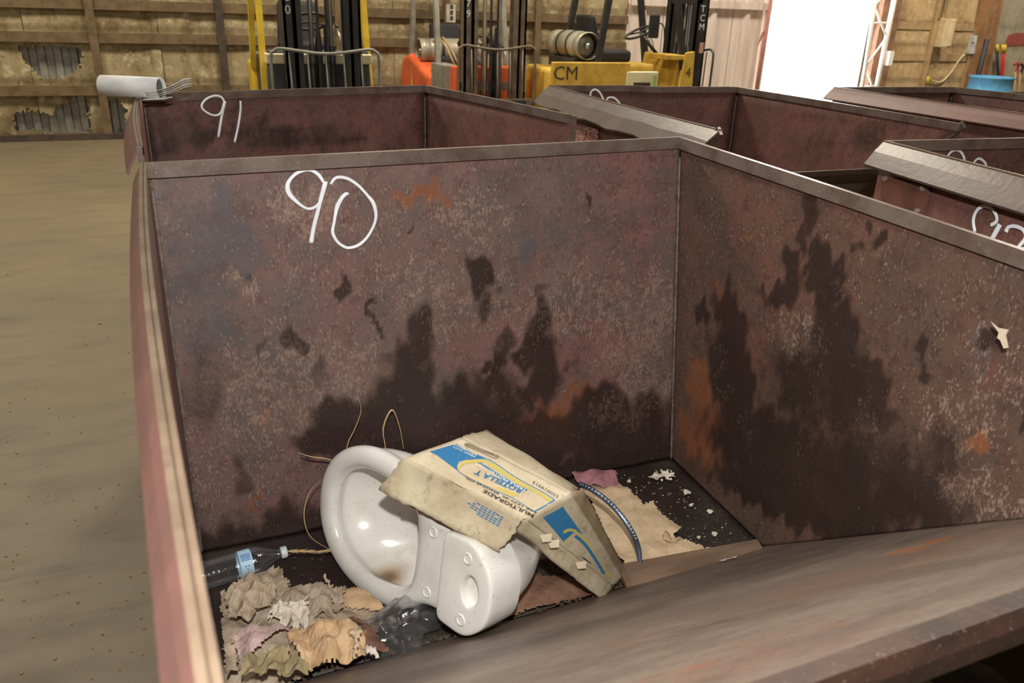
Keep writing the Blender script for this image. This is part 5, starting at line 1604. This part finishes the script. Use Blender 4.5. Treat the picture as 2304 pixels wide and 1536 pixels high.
def forklift(label, loc, rotz, body, mast, guard, yf, yr, tail, tank=True, number=None, seat=True, dash=False, hw=0.46, rail=None, tank_y=None, bar_x=0.48, bar_mat=None, mast_w=(0.13, 0.34), hood_z=1.0):
    """local frame: origin on the floor under the mast, forward = -y"""
    r = thing('forklift', label, 'forklift', loc, rotz, world_mesh=False)
    # tail weight: rounded block with a stepped top
    m = MB()
    y0, y1 = tail - 0.55, tail
    prof = [(-hw, y0), (hw, y0), (hw, y1 - 0.18), (hw * 0.86, y1 - 0.05), (hw * 0.5, y1), (-hw * 0.5, y1), (-hw * 0.86, y1 - 0.05), (-hw, y1 - 0.18)]
    m.prism([(x, y, 0.2) for x, y in prof], (0, 0, hood_z - 0.2 - 0.08))
    cw = bevel(m.build('counterweight', MATS[body], r), 0.05, 4)
    rbox('frame_rail', (-hw, 0.12, 0.22), (-hw + 0.12, y0 + 0.02, 0.52), body, r)
    rbox('frame_rail', (hw - 0.12, 0.12, 0.22), (hw, y0 + 0.02, 0.52), body, r)
    rbox('hood', (-hw + 0.05, max(0.62, yf + 0.25), 0.45), (hw - 0.05, tail - 0.35, hood_z - 0.02), body if not dash else 'fl_black', r, 0.04)
    rbox('floor_plate', (-hw + 0.02, 0.15, 0.42), (hw - 0.02, 0.8, 0.47), 'fl_black', r, 0.005)
    # cowl with the dashboard
    cz = hood_z + 0.08
    m = MB()
    m.hexa([(-hw + 0.03, 0.12, 0.3), (hw - 0.03, 0.12, 0.3), (hw - 0.03, 0.40, 0.45), (-hw + 0.03, 0.40, 0.45)], [(-hw + 0.06, 0.16, cz), (hw - 0.06, 0.16, cz), (hw - 0.06, 0.30, cz), (-hw + 0.06, 0.30, cz)])
    cwl = bevel(m.build('cowl', MATS['dash_dark' if dash else body], r), 0.02)
    if dash:
        rbox('cowl_band', (-hw + 0.04, 0.13, cz - 0.12), (hw - 0.04, 0.31, cz - 0.03), 'fl_cream', r, 0.01)
    # steering wheel on its column
    wc = V(0.0, 0.62, cz + 0.24)
    ax_ = V(0, 0.42, 0.91); ax_ /= np.linalg.norm(ax_)
    MB().tube([V(0, 0.30, cz - 0.06), wc - ax_ * 0.02], 0.022, 8).build('steering_column', MATS['fl_black'], r, True)
    ex = V(1, 0, 0); ey = np.cross(ax_, ex)
    ring = [wc + (ex * math.cos(a) + ey * math.sin(a)) * 0.185 for a in np.linspace(0, 2 * math.pi, 29)]
    sw = MB().tube(ring, 0.015, 8, False).build('steering_wheel', MATS['fl_black'], r, True)
    for a in (0.5, 2.6, 4.7):
        MB().tube([wc, wc + (ex * math.cos(a) + ey * math.sin(a)) * 0.18], 0.011, 6).build('spoke', MATS['fl_black'], sw, True)
    for k in range(3):
        b0 = V(0.16 + 0.07 * k, 0.30, cz)
        lv = MB().tube([b0, b0 + V(0, 0.03, 0.12), b0 + V(-0.01, 0.10, 0.20)], 0.007, 6).build('control_lever', MATS['chrome_bit'], r, True)
        MB().lathe([(0.004, -0.016), (0.016, -0.008), (0.018, 0.004), (0.010, 0.016), (0.002, 0.019)], 10, Matrix.Translation(Vector(b0 + V(-0.01, 0.10, 0.205)))).build('knob', MATS['fl_black'], lv, True)
    if seat:
        sy = max(0.85, yf + 0.5)
        st = rbox('seat', (-0.24, sy, hood_z - 0.02), (0.24, sy + 0.46, hood_z + 0.12), 'rubber', r, 0.045, 4)
        m = MB().hexa([(-0.23, sy + 0.38, hood_z + 0.08), (0.23, sy + 0.38, hood_z + 0.08), (0.23, sy + 0.50, hood_z + 0.08), (-0.23, sy + 0.50, hood_z + 0.08)], [(-0.20, sy + 0.50, hood_z + 0.5), (0.20, sy + 0.50, hood_z + 0.5), (0.20, sy + 0.58, hood_z + 0.5), (-0.20, sy + 0.58, hood_z + 0.5)])
        bevel(m.build('seat_back', MATS['rubber'], r), 0.04, 4)
    # overhead guard
    for s in (-1, 1):
        MB().bar((s * (hw - 0.02), yf - 0.10, hood_z - 0.1 if not dash else 0.45), (s * (hw - 0.05), yf + 0.14, 2.15), 0.055, 0.07, up=(0, 1, 0)).build('guard_leg', MATS[guard], r)
        MB().bar((s * (hw - 0.02), yr + 0.12, hood_z - 0.15), (s * (hw - 0.05), yr - 0.06, 2.15), 0.055, 0.07, up=(0, 1, 0)).build('guard_leg', MATS[guard], r)
        MB().bar((s * (hw - 0.05), yf + 0.10, 2.16), (s * (hw - 0.05), yr, 2.16), 0.06, 0.06).build('guard_rail', MATS[guard], r)
    for k in range(5):
        yy = yf + 0.14 + (yr - yf - 0.2) * k / 4
        MB().bar((-hw + 0.05, yy, 2.17), (hw - 0.05, yy, 2.17), 0.04, 0.03).build('guard_bar', MATS[guard], r)
    # mast: outer and inner channels, cylinders, chains, cross members
    mi, mo = mast_w
    for s in (-1, 1):
        q = lambda a, b: (min(s * a, s * b), max(s * a, s * b))
        for nm, a, b, yy0, yy1 in (('mast_rail', mo - 0.075, mo, -0.10, 0.06), ('inner_rail', mo - 0.155, mo - 0.085, -0.12, 0.03)):
            x0, x1 = q(a, b)
            m = MB()
            m.box((x0, yy0, 0.08), (x1, yy0 + 0.022, 2.5)).box((x0, yy1 - 0.022, 0.08), (x1, yy1, 2.5))
            xw = (x1 - 0.024, x1) if s > 0 else (x0, x0 + 0.024)
            m.box((xw[0], yy0, 0.08), (xw[1], yy1, 2.5))
            mr = m.build(nm, MATS[rail or mast], r)
        x0 = s * (mi - 0.02)
        MB().lathe([(0.034, 0.1), (0.034, 1.25), (0.022, 1.26), (0.022, 2.3)], 12, Matrix.Translation(Vector((x0, 0.02, 0)))).build('lift_cylinder', MATS[mast], r, True)
        MB().box((x0 * 0.45 - 0.012, -0.06, 0.3), (x0 * 0.45 + 0.012, -0.045, 2.3)).build('lift_chain', MATS['fl_black'], r)
        MB().tube([(x0 * 0.2, -0.05, 0.35), (x0 * 0.2, -0.05, 1.2), (x0 * 0.3, -0.02, 1.42), (x0 * 0.5, 0.05, 1.3), (x0 * 0.5, 0.07, 0.5)], 0.012, 6).build('hose', MATS['rubber'], r, True)
    for z in (0.18, 0.75, 1.75):
        MB().box((-mo, 0.0, z), (mo, 0.05, z + 0.09)).build('cross_member', MATS[mast], r)
    # carriage, load backrest, forks
    for z in (0.22, 0.58):
        MB().box((-bar_x + 0.02, -0.19, z), (bar_x - 0.02, -0.145, z + 0.09)).build('carriage_bar', MATS[mast], r)
    zt = 1.24
    bm_ = MATS[bar_mat or 'fl_mast_brown']
    pth = smooth_path([V(-bar_x, -0.17, 0.25), V(-bar_x, -0.17, 0.8), V(-bar_x, -0.17, zt - 0.08), V(-bar_x + 0.03, -0.17, zt - 0.02), V(-bar_x + 0.10, -0.17, zt), V(-0.1, -0.17, zt - 0.035), V(0.1, -0.17, zt - 0.035), V(bar_x - 0.10, -0.17, zt), V(bar_x - 0.03, -0.17, zt - 0.02), V(bar_x, -0.17, zt - 0.08), V(bar_x, -0.17, 0.8), V(bar_x, -0.17, 0.25)], 4)
    MB().tube(pth, 0.014, 7).build('backrest_frame', bm_, r, True)
    for k in range(5):
        x0 = -bar_x + (k + 1) * bar_x / 3
        MB().tube([(x0, -0.17, 0.3), (x0 + 0.008, -0.17, 0.8), (x0 - 0.004, -0.17, zt - 0.03)], 0.009, 6).build('backrest_bar', bm_, r, True)
    for s in (-1, 1):
        MB().box((s * 0.28 - 0.06, -0.24, 0.05), (s * 0.28 + 0.06, -0.19, 0.66)).box((s * 0.28 - 0.06, -1.15, 0.05), (s * 0.28 + 0.06, -0.19, 0.09)).build('fork', MATS['fl_black'], r)
    # wheels
    for s, yy, rr, ww in ((-1, 0.35, 0.30, 0.2), (1, 0.35, 0.30, 0.2), (-1, tail - 0.42, 0.24, 0.16), (1, tail - 0.42, 0.24, 0.16)):
        Mx = Matrix.Translation((s * (hw - 0.02), yy, rr)) @ Matrix.Rotation(math.pi / 2, 4, 'Y')
        w_ = MB().lathe([(rr * 0.55, -ww / 2), (rr * 0.94, -ww / 2), (rr, -ww / 2 + 0.03), (rr, ww / 2 - 0.03), (rr * 0.94, ww / 2), (rr * 0.55, ww / 2)], 24, Mx).build('wheel', MATS['rubber'], r, True)
        MB().lathe([(rr * 0.5, -ww / 2 - 0.004), (rr * 0.5, ww / 2 + 0.004)], 18, Mx).build('wheel_hub', MATS[body], w_)
    if tank:
        ty = tank_y or tail - 0.28
        Mx = Matrix.Translation((0.0, ty, hood_z + 0.17)) @ Matrix.Rotation(math.pi / 2, 4, 'Y')
        tk = MB().lathe([(0.02, -0.36), (0.10, -0.345), (0.145, -0.30), (0.155, -0.25), (0.155, 0.20), (0.145, 0.25), (0.10, 0.29), (0.03, 0.30)], 26, Mx).build('gas_tank', MATS['tank_grey'], r, True)
        for sgn, h0, h1 in ((-1, -0.43, -0.30), (1, 0.22, 0.40)):
            cm = MB().lathe([(0.142, min(h0, h1)), (0.150, min(h0, h1)), (0.150, max(h0, h1)), (0.142, max(h0, h1)), (0.142, min(h0, h1))], 26, Mx, cap=False).build('tank_collar', MATS['tank_grey'], tk, True)
        MB().lathe([(0.03, -0.42), (0.035, -0.36)], 12, Mx).build('tank_valve', MATS['chrome_bit'], tk, True)
        for h in (-0.14, 0.12):
            MB().lathe([(0.159, h - 0.02), (0.162, h - 0.015), (0.162, h + 0.015), (0.159, h + 0.02)], 26, Mx, cap=False).build('tank_strap', MATS['fl_black'], tk, True)
        rbox('tank_cradle', (-0.34, ty - 0.14, hood_z - 0.10), (0.34, ty + 0.14, hood_z + 0.035), 'fl_black', r, 0.01)
    if number:
        xr = -mo + 0.005
        for k, ch in enumerate(number):
            flat_text(ch, 'mark_white', r, (xr + 0.012, -0.103, 1.63 - 0.105 * k), (1, 0, 0), (0, 0, 1), 0.075, 'number')
    return r

c1_ = ay(732, 95, 7.75)
forklift('yellow forklift with black mast numbered 80', (c1_[0], 7.92, 0), 0.0, 'fl_yellow', 'fl_black', 'fl_yellow', 0.36, 1.05, 1.72, tank=False, number='80', dash=True, bar_x=0.485, bar_mat='fl_grey', mast_w=(0.11, 0.345), hw=0.53, hood_z=1.13)
c2_ = ay(1115, 105, 8.9)
f2_ = forklift('orange and grey forklift with worn brown mast numbered 79', (c2_[0], 9.0, 0), 0.0, 'fl_orange', 'fl_mast_brown', 'fl_grey', 0.72, 1.72, 2.12, tank=True, number='79', bar_x=0.46, mast_w=(0.11, 0.37), tank_y=1.5, hood_z=0.92)
rbox('grey_side_panel', (-0.475, 0.28, 0.45), (-0.30, 0.80, 1.0), 'fl_grey', f2_, 0.01)
m = MB()
prof2 = [(0.82, 0.35), (2.10, 0.35), (2.16, 0.75), (2.05, 0.98), (1.75, 1.04), (1.35, 0.95), (1.0, 0.86), (0.82, 0.86)]
m.prism([(-0.50, y, z) for y, z in prof2], (0.40, 0, 0))
bevel(m.build('orange_side', MATS['fl_orange'], f2_), 0.06, 4)
for k in range(2):
    MB().tube([V(-0.40 + 0.05 * k, 0.95, 1.22), V(-0.36 + 0.05 * k, 0.85, 1.28), V(-0.30 + 0.05 * k, 0.7, 1.15), V(-0.26 + 0.05 * k, 0.55, 0.98)], 0.012, 6).build('hose', MATS['hose_tan'], f2_, True)
MB().add([(-0.503, 1.50, 0.62), (-0.503, 1.62, 0.62), (-0.503, 1.57, 0.84)], [(0, 1, 2)]).build('warning_triangle', MATS['fl_yellow'], f2_, fix=False)

# third truck, parked along the wall and heading right
p3a, p3b = ay(1235, 160, 8.62), ay(1580, 160, 8.62)
L3 = p3b[0] - p3a[0]
f3 = forklift('worn ochre forklift with gas tank, parked sideways by the doorway', (p3b[0] - 0.02, 9.08, 0), rad(90), 'fl_ochre', 'fl_black', 'fl_black', 0.34, 1.32, L3 - 0.06, tank=True, number=None, bar_x=0.44, bar_mat='fl_black', tank_y=L3 - 0.52, hood_z=1.09, seat=True)
# plates on the side towards the lens (local -x side)
rbox('side_plate', (-0.49, L3 - 1.06, 0.55), (-0.44, L3 - 0.05, 1.09), 'fl_ochre', f3, 0.01)
rbox('cream_panel', (-0.495, 0.62, 0.45), (-0.43, 1.05, 0.99), 'fl_cream', f3, 0.01)
MB().prism([(-0.49, 0.10, 0.4), (-0.49, 0.34, 0.4), (-0.49, 0.26, 1.20), (-0.49, 0.14, 1.22)], (0.06, 0, 0)).build('front_cheek', MATS['fl_ochre'], f3)
rbox('dash_block', (-0.47, 0.26, 1.12), (-0.1, 0.52, 1.18), 'fl_ochre', f3, 0.01)
flat_text('CM', 'mark_dark', f3, (-0.492, L3 - 0.06, 0.90), (0, -1, 0), (0, 0, 1), 0.15)
flat_text('4', 'mark_dark', f3, (-0.493, 0.24, 0.93), (0, -1, 0), (0, 0, 1), 0.11)
MB().box((-0.498, 0.72, 0.83), (-0.494, 0.95, 0.87)).build('name_plate', MATS['mark_dark'], f3)
MB().box((-0.498, 0.64, 0.82), (-0.494, 0.69, 0.95)).build('green_label', plain('green_label', srgb(150, 180, 110), 0.6), f3)
for k, ch in enumerate('TCM'):
    flat_text(ch, 'mark_white', f3, (-0.372, 0.04, 1.66 - 0.10 * k), (0, -1, 0), (0, 0, 1), 0.075, 'number')
MB().box((-0.375, -0.06, 1.20), (-0.371, 0.0, 1.32)).build('red_label', plain('red_label', srgb(206, 150, 140), 0.6), f3)
# mirror on its arm
mr = MB().tube(smooth_path([V(-0.44, 0.55, 1.35), V(-0.47, 0.60, 1.5), V(-0.47, 0.70, 1.52), V(-0.47, 0.74, 1.45)], 5), 0.008, 6).build('mirror_arm', MATS['fl_black'], f3, True)
bevel(MB().box((-0.49, 0.66, 1.36), (-0.46, 0.80, 1.62)).build('mirror', MATS['fl_black'], mr), 0.02)

# ------------------------------------------------------------------ things at the right of the doorway
plain('dark_rod', srgb(58, 54, 52), 0.6)
plain('box_beige', srgb(222, 202, 160), 0.6)
plain('box_grey', srgb(206, 206, 200), 0.45)
plain('cable_pale', srgb(214, 196, 160), 0.6)
plain('yellow_plug', srgb(226, 190, 50), 0.5)
plain('drum_blue', srgb(96, 168, 216), 0.4)
plain('tool_red', srgb(190, 52, 50), 0.5)
plain('tool_yellow', srgb(236, 200, 60), 0.5)
plain('tool_black', srgb(44, 42, 42), 0.5)
plain('tool_wood', srgb(196, 152, 104), 0.7)
worn('pole_rust', srgb(168, 112, 104), srgb(150, 98, 90), rough=0.7)
def to_floor(u1, v1, u2, v2, y):
    """a rod seen between two pixels, at distance y, run on down to the floor"""
    a, b = ay(u1, v1, y), ay(u2, v2, y)
    t = -a[2] / (b[2] - a[2])
    return a, a + (b - a) * t
# leaning rusty pole before the bright opening
a, b = to_floor(1745, -60, 1702, 205, 10.7)
po = thing('rusty_pole', 'thin rusty pinkish pole leaning in the bright doorway', 'pole', b)
MB().tube([a, b], 0.028, 10).build('shaft', MATS['pole_rust'], po, True)
q0 = lerp(a, b, 0.36)
MB().prism([q0, q0 + V(-0.12, 0, -0.22), q0 + V(-0.06, 0, -0.02)], (0, 0.02, 0)).build('torn_bracket', MATS['pole_rust'], po)
# white lattice truss
tr = thing('truss_column', 'white lattice truss standing at the right jamb of the doorway', 'truss', to_floor(1975, 0, 1941, 190, 10.72)[1])
l0, l1 = to_floor(1976, -40, 1941, 190, 10.72)
r0, r1 = to_floor(2020, -40, 1974, 190, 10.72)
l0, r0 = lerp(l1, l0, 1.25), lerp(r1, r0, 1.25)
for a, b, rr in ((l0, l1, 0.03), (r0, r1, 0.04)):
    MB().tube([a, b], rr, 8).build('chord', MATS['white_paint'], tr, True)
zz = 6
for k in range(zz):
    t0, t1 = k / zz, (k + 1) / zz
    a = lerp(l0, l1, t0) if k % 2 == 0 else lerp(r0, r1, t0)
    b = lerp(r0, r1, t1) if k % 2 == 0 else lerp(l0, l1, t1)
    MB().tube([a, b], 0.016, 6).build('brace', MATS['white_paint'], tr, True)
for t0 in (0.42, 0.78, 0.84):
    MB().tube([lerp(l0, l1, t0), lerp(r0, r1, t0)], 0.014, 6).build('rung', MATS['white_paint'], tr, True)
q0, q1 = wp(1992, 147, 0.5), wp(2012, 115, 0.5)
bkt = MB().box((min(q0[0], q1[0]), q1[1] - 0.05, min(q0[2], q1[2])), (max(q0[0], q1[0]) - 0.04, q1[1] + 0.05, max(q0[2], q1[2]))).build('bracket_box', MATS['white_paint'], tr)
# electric boxes
def wbox(name, u0, v0, u1, v1, dep, mat, par=None):
    a, b = wp(u0, v1, 0.06), wp(u1, v0, 0.06)
    return bevel(MB().box((a[0], WY - 0.06 - dep, a[2]), (b[0], WY - 0.058, b[2])).build(name, MATS[mat], par), 0.012)
eb = thing('fuse_box', 'tall beige fuse box with conduits on the warm plaster wall', 'fuse box', wp(2112, 105, 0.06))
wbox('cabinet', 2095, 42, 2131, 105, 0.2, 'box_beige', eb)
wbox('cabinet_door', 2108, 44, 2130, 103, 0.215, 'box_beige', eb)
for u in (2112, 2121):
    a = wp(u, 42, 0.12)
    MB().tube([a, a + V(0, 0, 3.2)], 0.028, 8).build('conduit', MATS['box_beige'], eb, True)
a = wp(2098, 105, 0.1)
MB().tube([a, wp(2094, 118, 0.1), wp(2088, 132, 0.09), wp(2086, 172, 0.09)], 0.015, 6).build('conduit', MATS['cable_pale'], eb, True)
MB().tube([wp(2086, 172, 0.09), wp(2086, 190, 0.09)], 0.035, 8).build('yellow_plug', MATS['yellow_plug'], eb, True)
sb = thing('switch_box', 'small grey switch box beside the leaning beam', 'switch box', wp(2183, 121, 0.06))
wbox('case', 2172, 80, 2194, 121, 0.12, 'box_grey', sb)
MB().lathe([(0.02, 0), (0.02, 0.03)], 10, Matrix.Translation(Vector(wp(2187, 96, 0.19))) @ Matrix.Rotation(math.pi / 2, 4, 'X')).build('switch_knob', MATS['chrome_bit'], sb)
a = wp(2192, 80, 0.1)
MB().tube([a, wp(2213, -5, 0.1), wp(2213, -5, 0.1) + V(0.1, 0, 1.5)], 0.02, 7).build('conduit', MATS['box_grey'], sb, True)
cb2 = MB().tube(smooth_path([wp(2088, 172, 0.09), wp(2098, 182, 0.09), wp(2118, 184, 0.09), wp(2138, 165, 0.09), wp(2156, 138, 0.09), wp(2170, 122, 0.09)], 6), 0.018, 6).build('hanging_cable', MATS['cable_pale'], None, True)
tag(cb2, 'pale cable sagging between yellow plug and switch box', 'cable')
# tapered frame column and leaning rod
worn('column_brown', srgb(168, 128, 90), srgb(140, 106, 76), srgb(100, 76, 56), rough=0.7, scale=6)
a, b = to_floor(2238, -30, 2196, 190, WY - 0.2)
a = lerp(b, a, 1.6)
col_ = thing('frame_column', 'brown leaning steel frame column of the hall beside the blue drum', 'column', b)
MB().bar(a, b, 0.30, 0.03, up=(0, 1, 0)).build('column_web', MATS['column_brown'], col_)
for s in (-1, 1):
    off = V(0.15 * s, 0, 0)
    MB().bar(a + off, b + off, 0.03, 0.2, up=(0, 1, 0)).build('column_flange', MATS['column_brown'], col_)
a, b = to_floor(2221, 88, 2192, 205, WY - 0.45)
o = MB().tube([a, b], 0.045, 10).build('dark_pole', MATS['dark_rod'], None, True)
tag(o, 'dark pole leaning against the brown frame column', 'pole')
# blue drum
dc = ay(2231, 178, 10.3)
zt = ay(2231, 172, 10.3)[2]
dr_r = (ay(2266, 180, 10.3)[0] - ay(2198, 180, 10.3)[0]) / 2 * 0.95
dm = thing('blue_drum', 'light blue plastic drum standing behind the right hoppers', 'drum', (dc[0], 10.3, 0))
Mx = Matrix.Translation((dc[0], 10.3, 0))
MB().lathe([(dr_r * 0.92, 0.0), (dr_r, 0.03), (dr_r, zt * 0.3), (dr_r * 1.03, zt * 0.32), (dr_r, zt * 0.34), (dr_r, zt * 0.64), (dr_r * 1.03, zt * 0.66), (dr_r, zt * 0.68), (dr_r * 0.98, zt - 0.03), (dr_r * 1.03, zt - 0.02), (dr_r * 1.03, zt), (dr_r * 0.95, zt), (dr_r * 0.95, zt - 0.03)], 32, Mx).build('drum_body', MATS['drum_blue'], dm, True)
MB().lathe([(dr_r * 0.94, zt - 0.05), (dr_r * 0.94, zt - 0.02)], 32, Mx).build('drum_lid', MATS['drum_blue'], dm)
# long-handled tools against the pale wall
def cutter(label, u0, v0, u1, v1, mat, gap, y):
    a, b = to_floor(u0, v0, u1, v1, y)
    t = thing('bolt_cutter', label, 'bolt cutter', b)
    for s in (-1, 1):
        off = V(gap * s, 0, 0)
        lo = lerp(b, a, 0.42)
        h = MB().tube([a + off, lo + off * 0.8, lerp(b, a, 0.30)], 0.02, 7).build('handle', MATS[mat], t, True)
        d = lerp(b, a, 0.88) - a
        MB().tube([a + off, a + off + d * 0.9], 0.026, 8).build('grip', MATS['tool_yellow'], h, True)
    MB().prism([lerp(b, a, 0.32) + V(-0.05, 0, 0), lerp(b, a, 0.32) + V(0.05, 0, 0), lerp(b, a, 0.05) + V(0.03, 0, 0), b, lerp(b, a, 0.05) + V(-0.03, 0, 0)], (0, 0.03, 0)).build('jaw', MATS['tool_black'], t)
cutter('bolt cutter with black handles and yellow grips', 2243, 100, 2246, 175, 'tool_black', 0.012, WY - 0.25)
cutter('bolt cutter with red handles and yellow grips', 2259, 100, 2254, 175, 'tool_red', 0.03, WY - 0.25)
def shovel(label, u0, v0, u1, v1, y, gripmat):
    a, b = to_floor(u0, v0, u1, v1, y)
    t = thing('long_tool', label, 'tool', b)
    MB().tube([lerp(a, b, 0.1), lerp(a, b, 0.95)], 0.02, 8).build('shaft', MATS['tool_wood'], t, True)
    MB().tube([a + V(-0.06, 0, 0.03), a + V(0.0, 0, 0.06), a + V(0.06, 0, 0.03), lerp(a, b, 0.12) + V(0.03, 0, 0), lerp(a, b, 0.14)], 0.022, 7).build('grip', MATS[gripmat], t, True)
    MB().prism([lerp(a, b, 0.9) + V(-0.09, 0, 0), lerp(a, b, 0.9) + V(0.09, 0, 0), b + V(0.08, 0, 0.02), b + V(-0.08, 0, 0.02)], (0, 0.015, 0)).build('blade', MATS['tool_black'], t)
shovel('wooden-shafted tool with a red grip at the right edge', 2286, 150, 2282, 200, WY - 0.35, 'tool_red')
shovel('wooden-shafted tool with a black grip, rightmost in view', 2296, 152, 2293, 200, WY - 0.35, 'tool_black')
# switch plate on the wall between the trucks
plain('plate_pale', srgb(206, 200, 178), 0.5)
a, b = wp(1003, 50, 0.13), wp(1023, 10, 0.13)
sp2 = thing('wall_panel', 'pale switch panel on the wall behind the orange forklift', 'panel', (a[0], WY - 0.1, a[2]))
MB().box((a[0], WY - 0.17, a[2]), (b[0], WY - 0.02, b[2])).build('panel_case', MATS['plate_pale'], sp2)
for k in range(3):
    z0 = lerp(a, b, (k + 0.5) / 3.2)[2]
    MB().box((lerp(a, b, .4)[0], WY - 0.18, z0), (lerp(a, b, .7)[0], WY - 0.168, z0 + 0.045)).build('switch', MATS['dash_dark'], sp2)
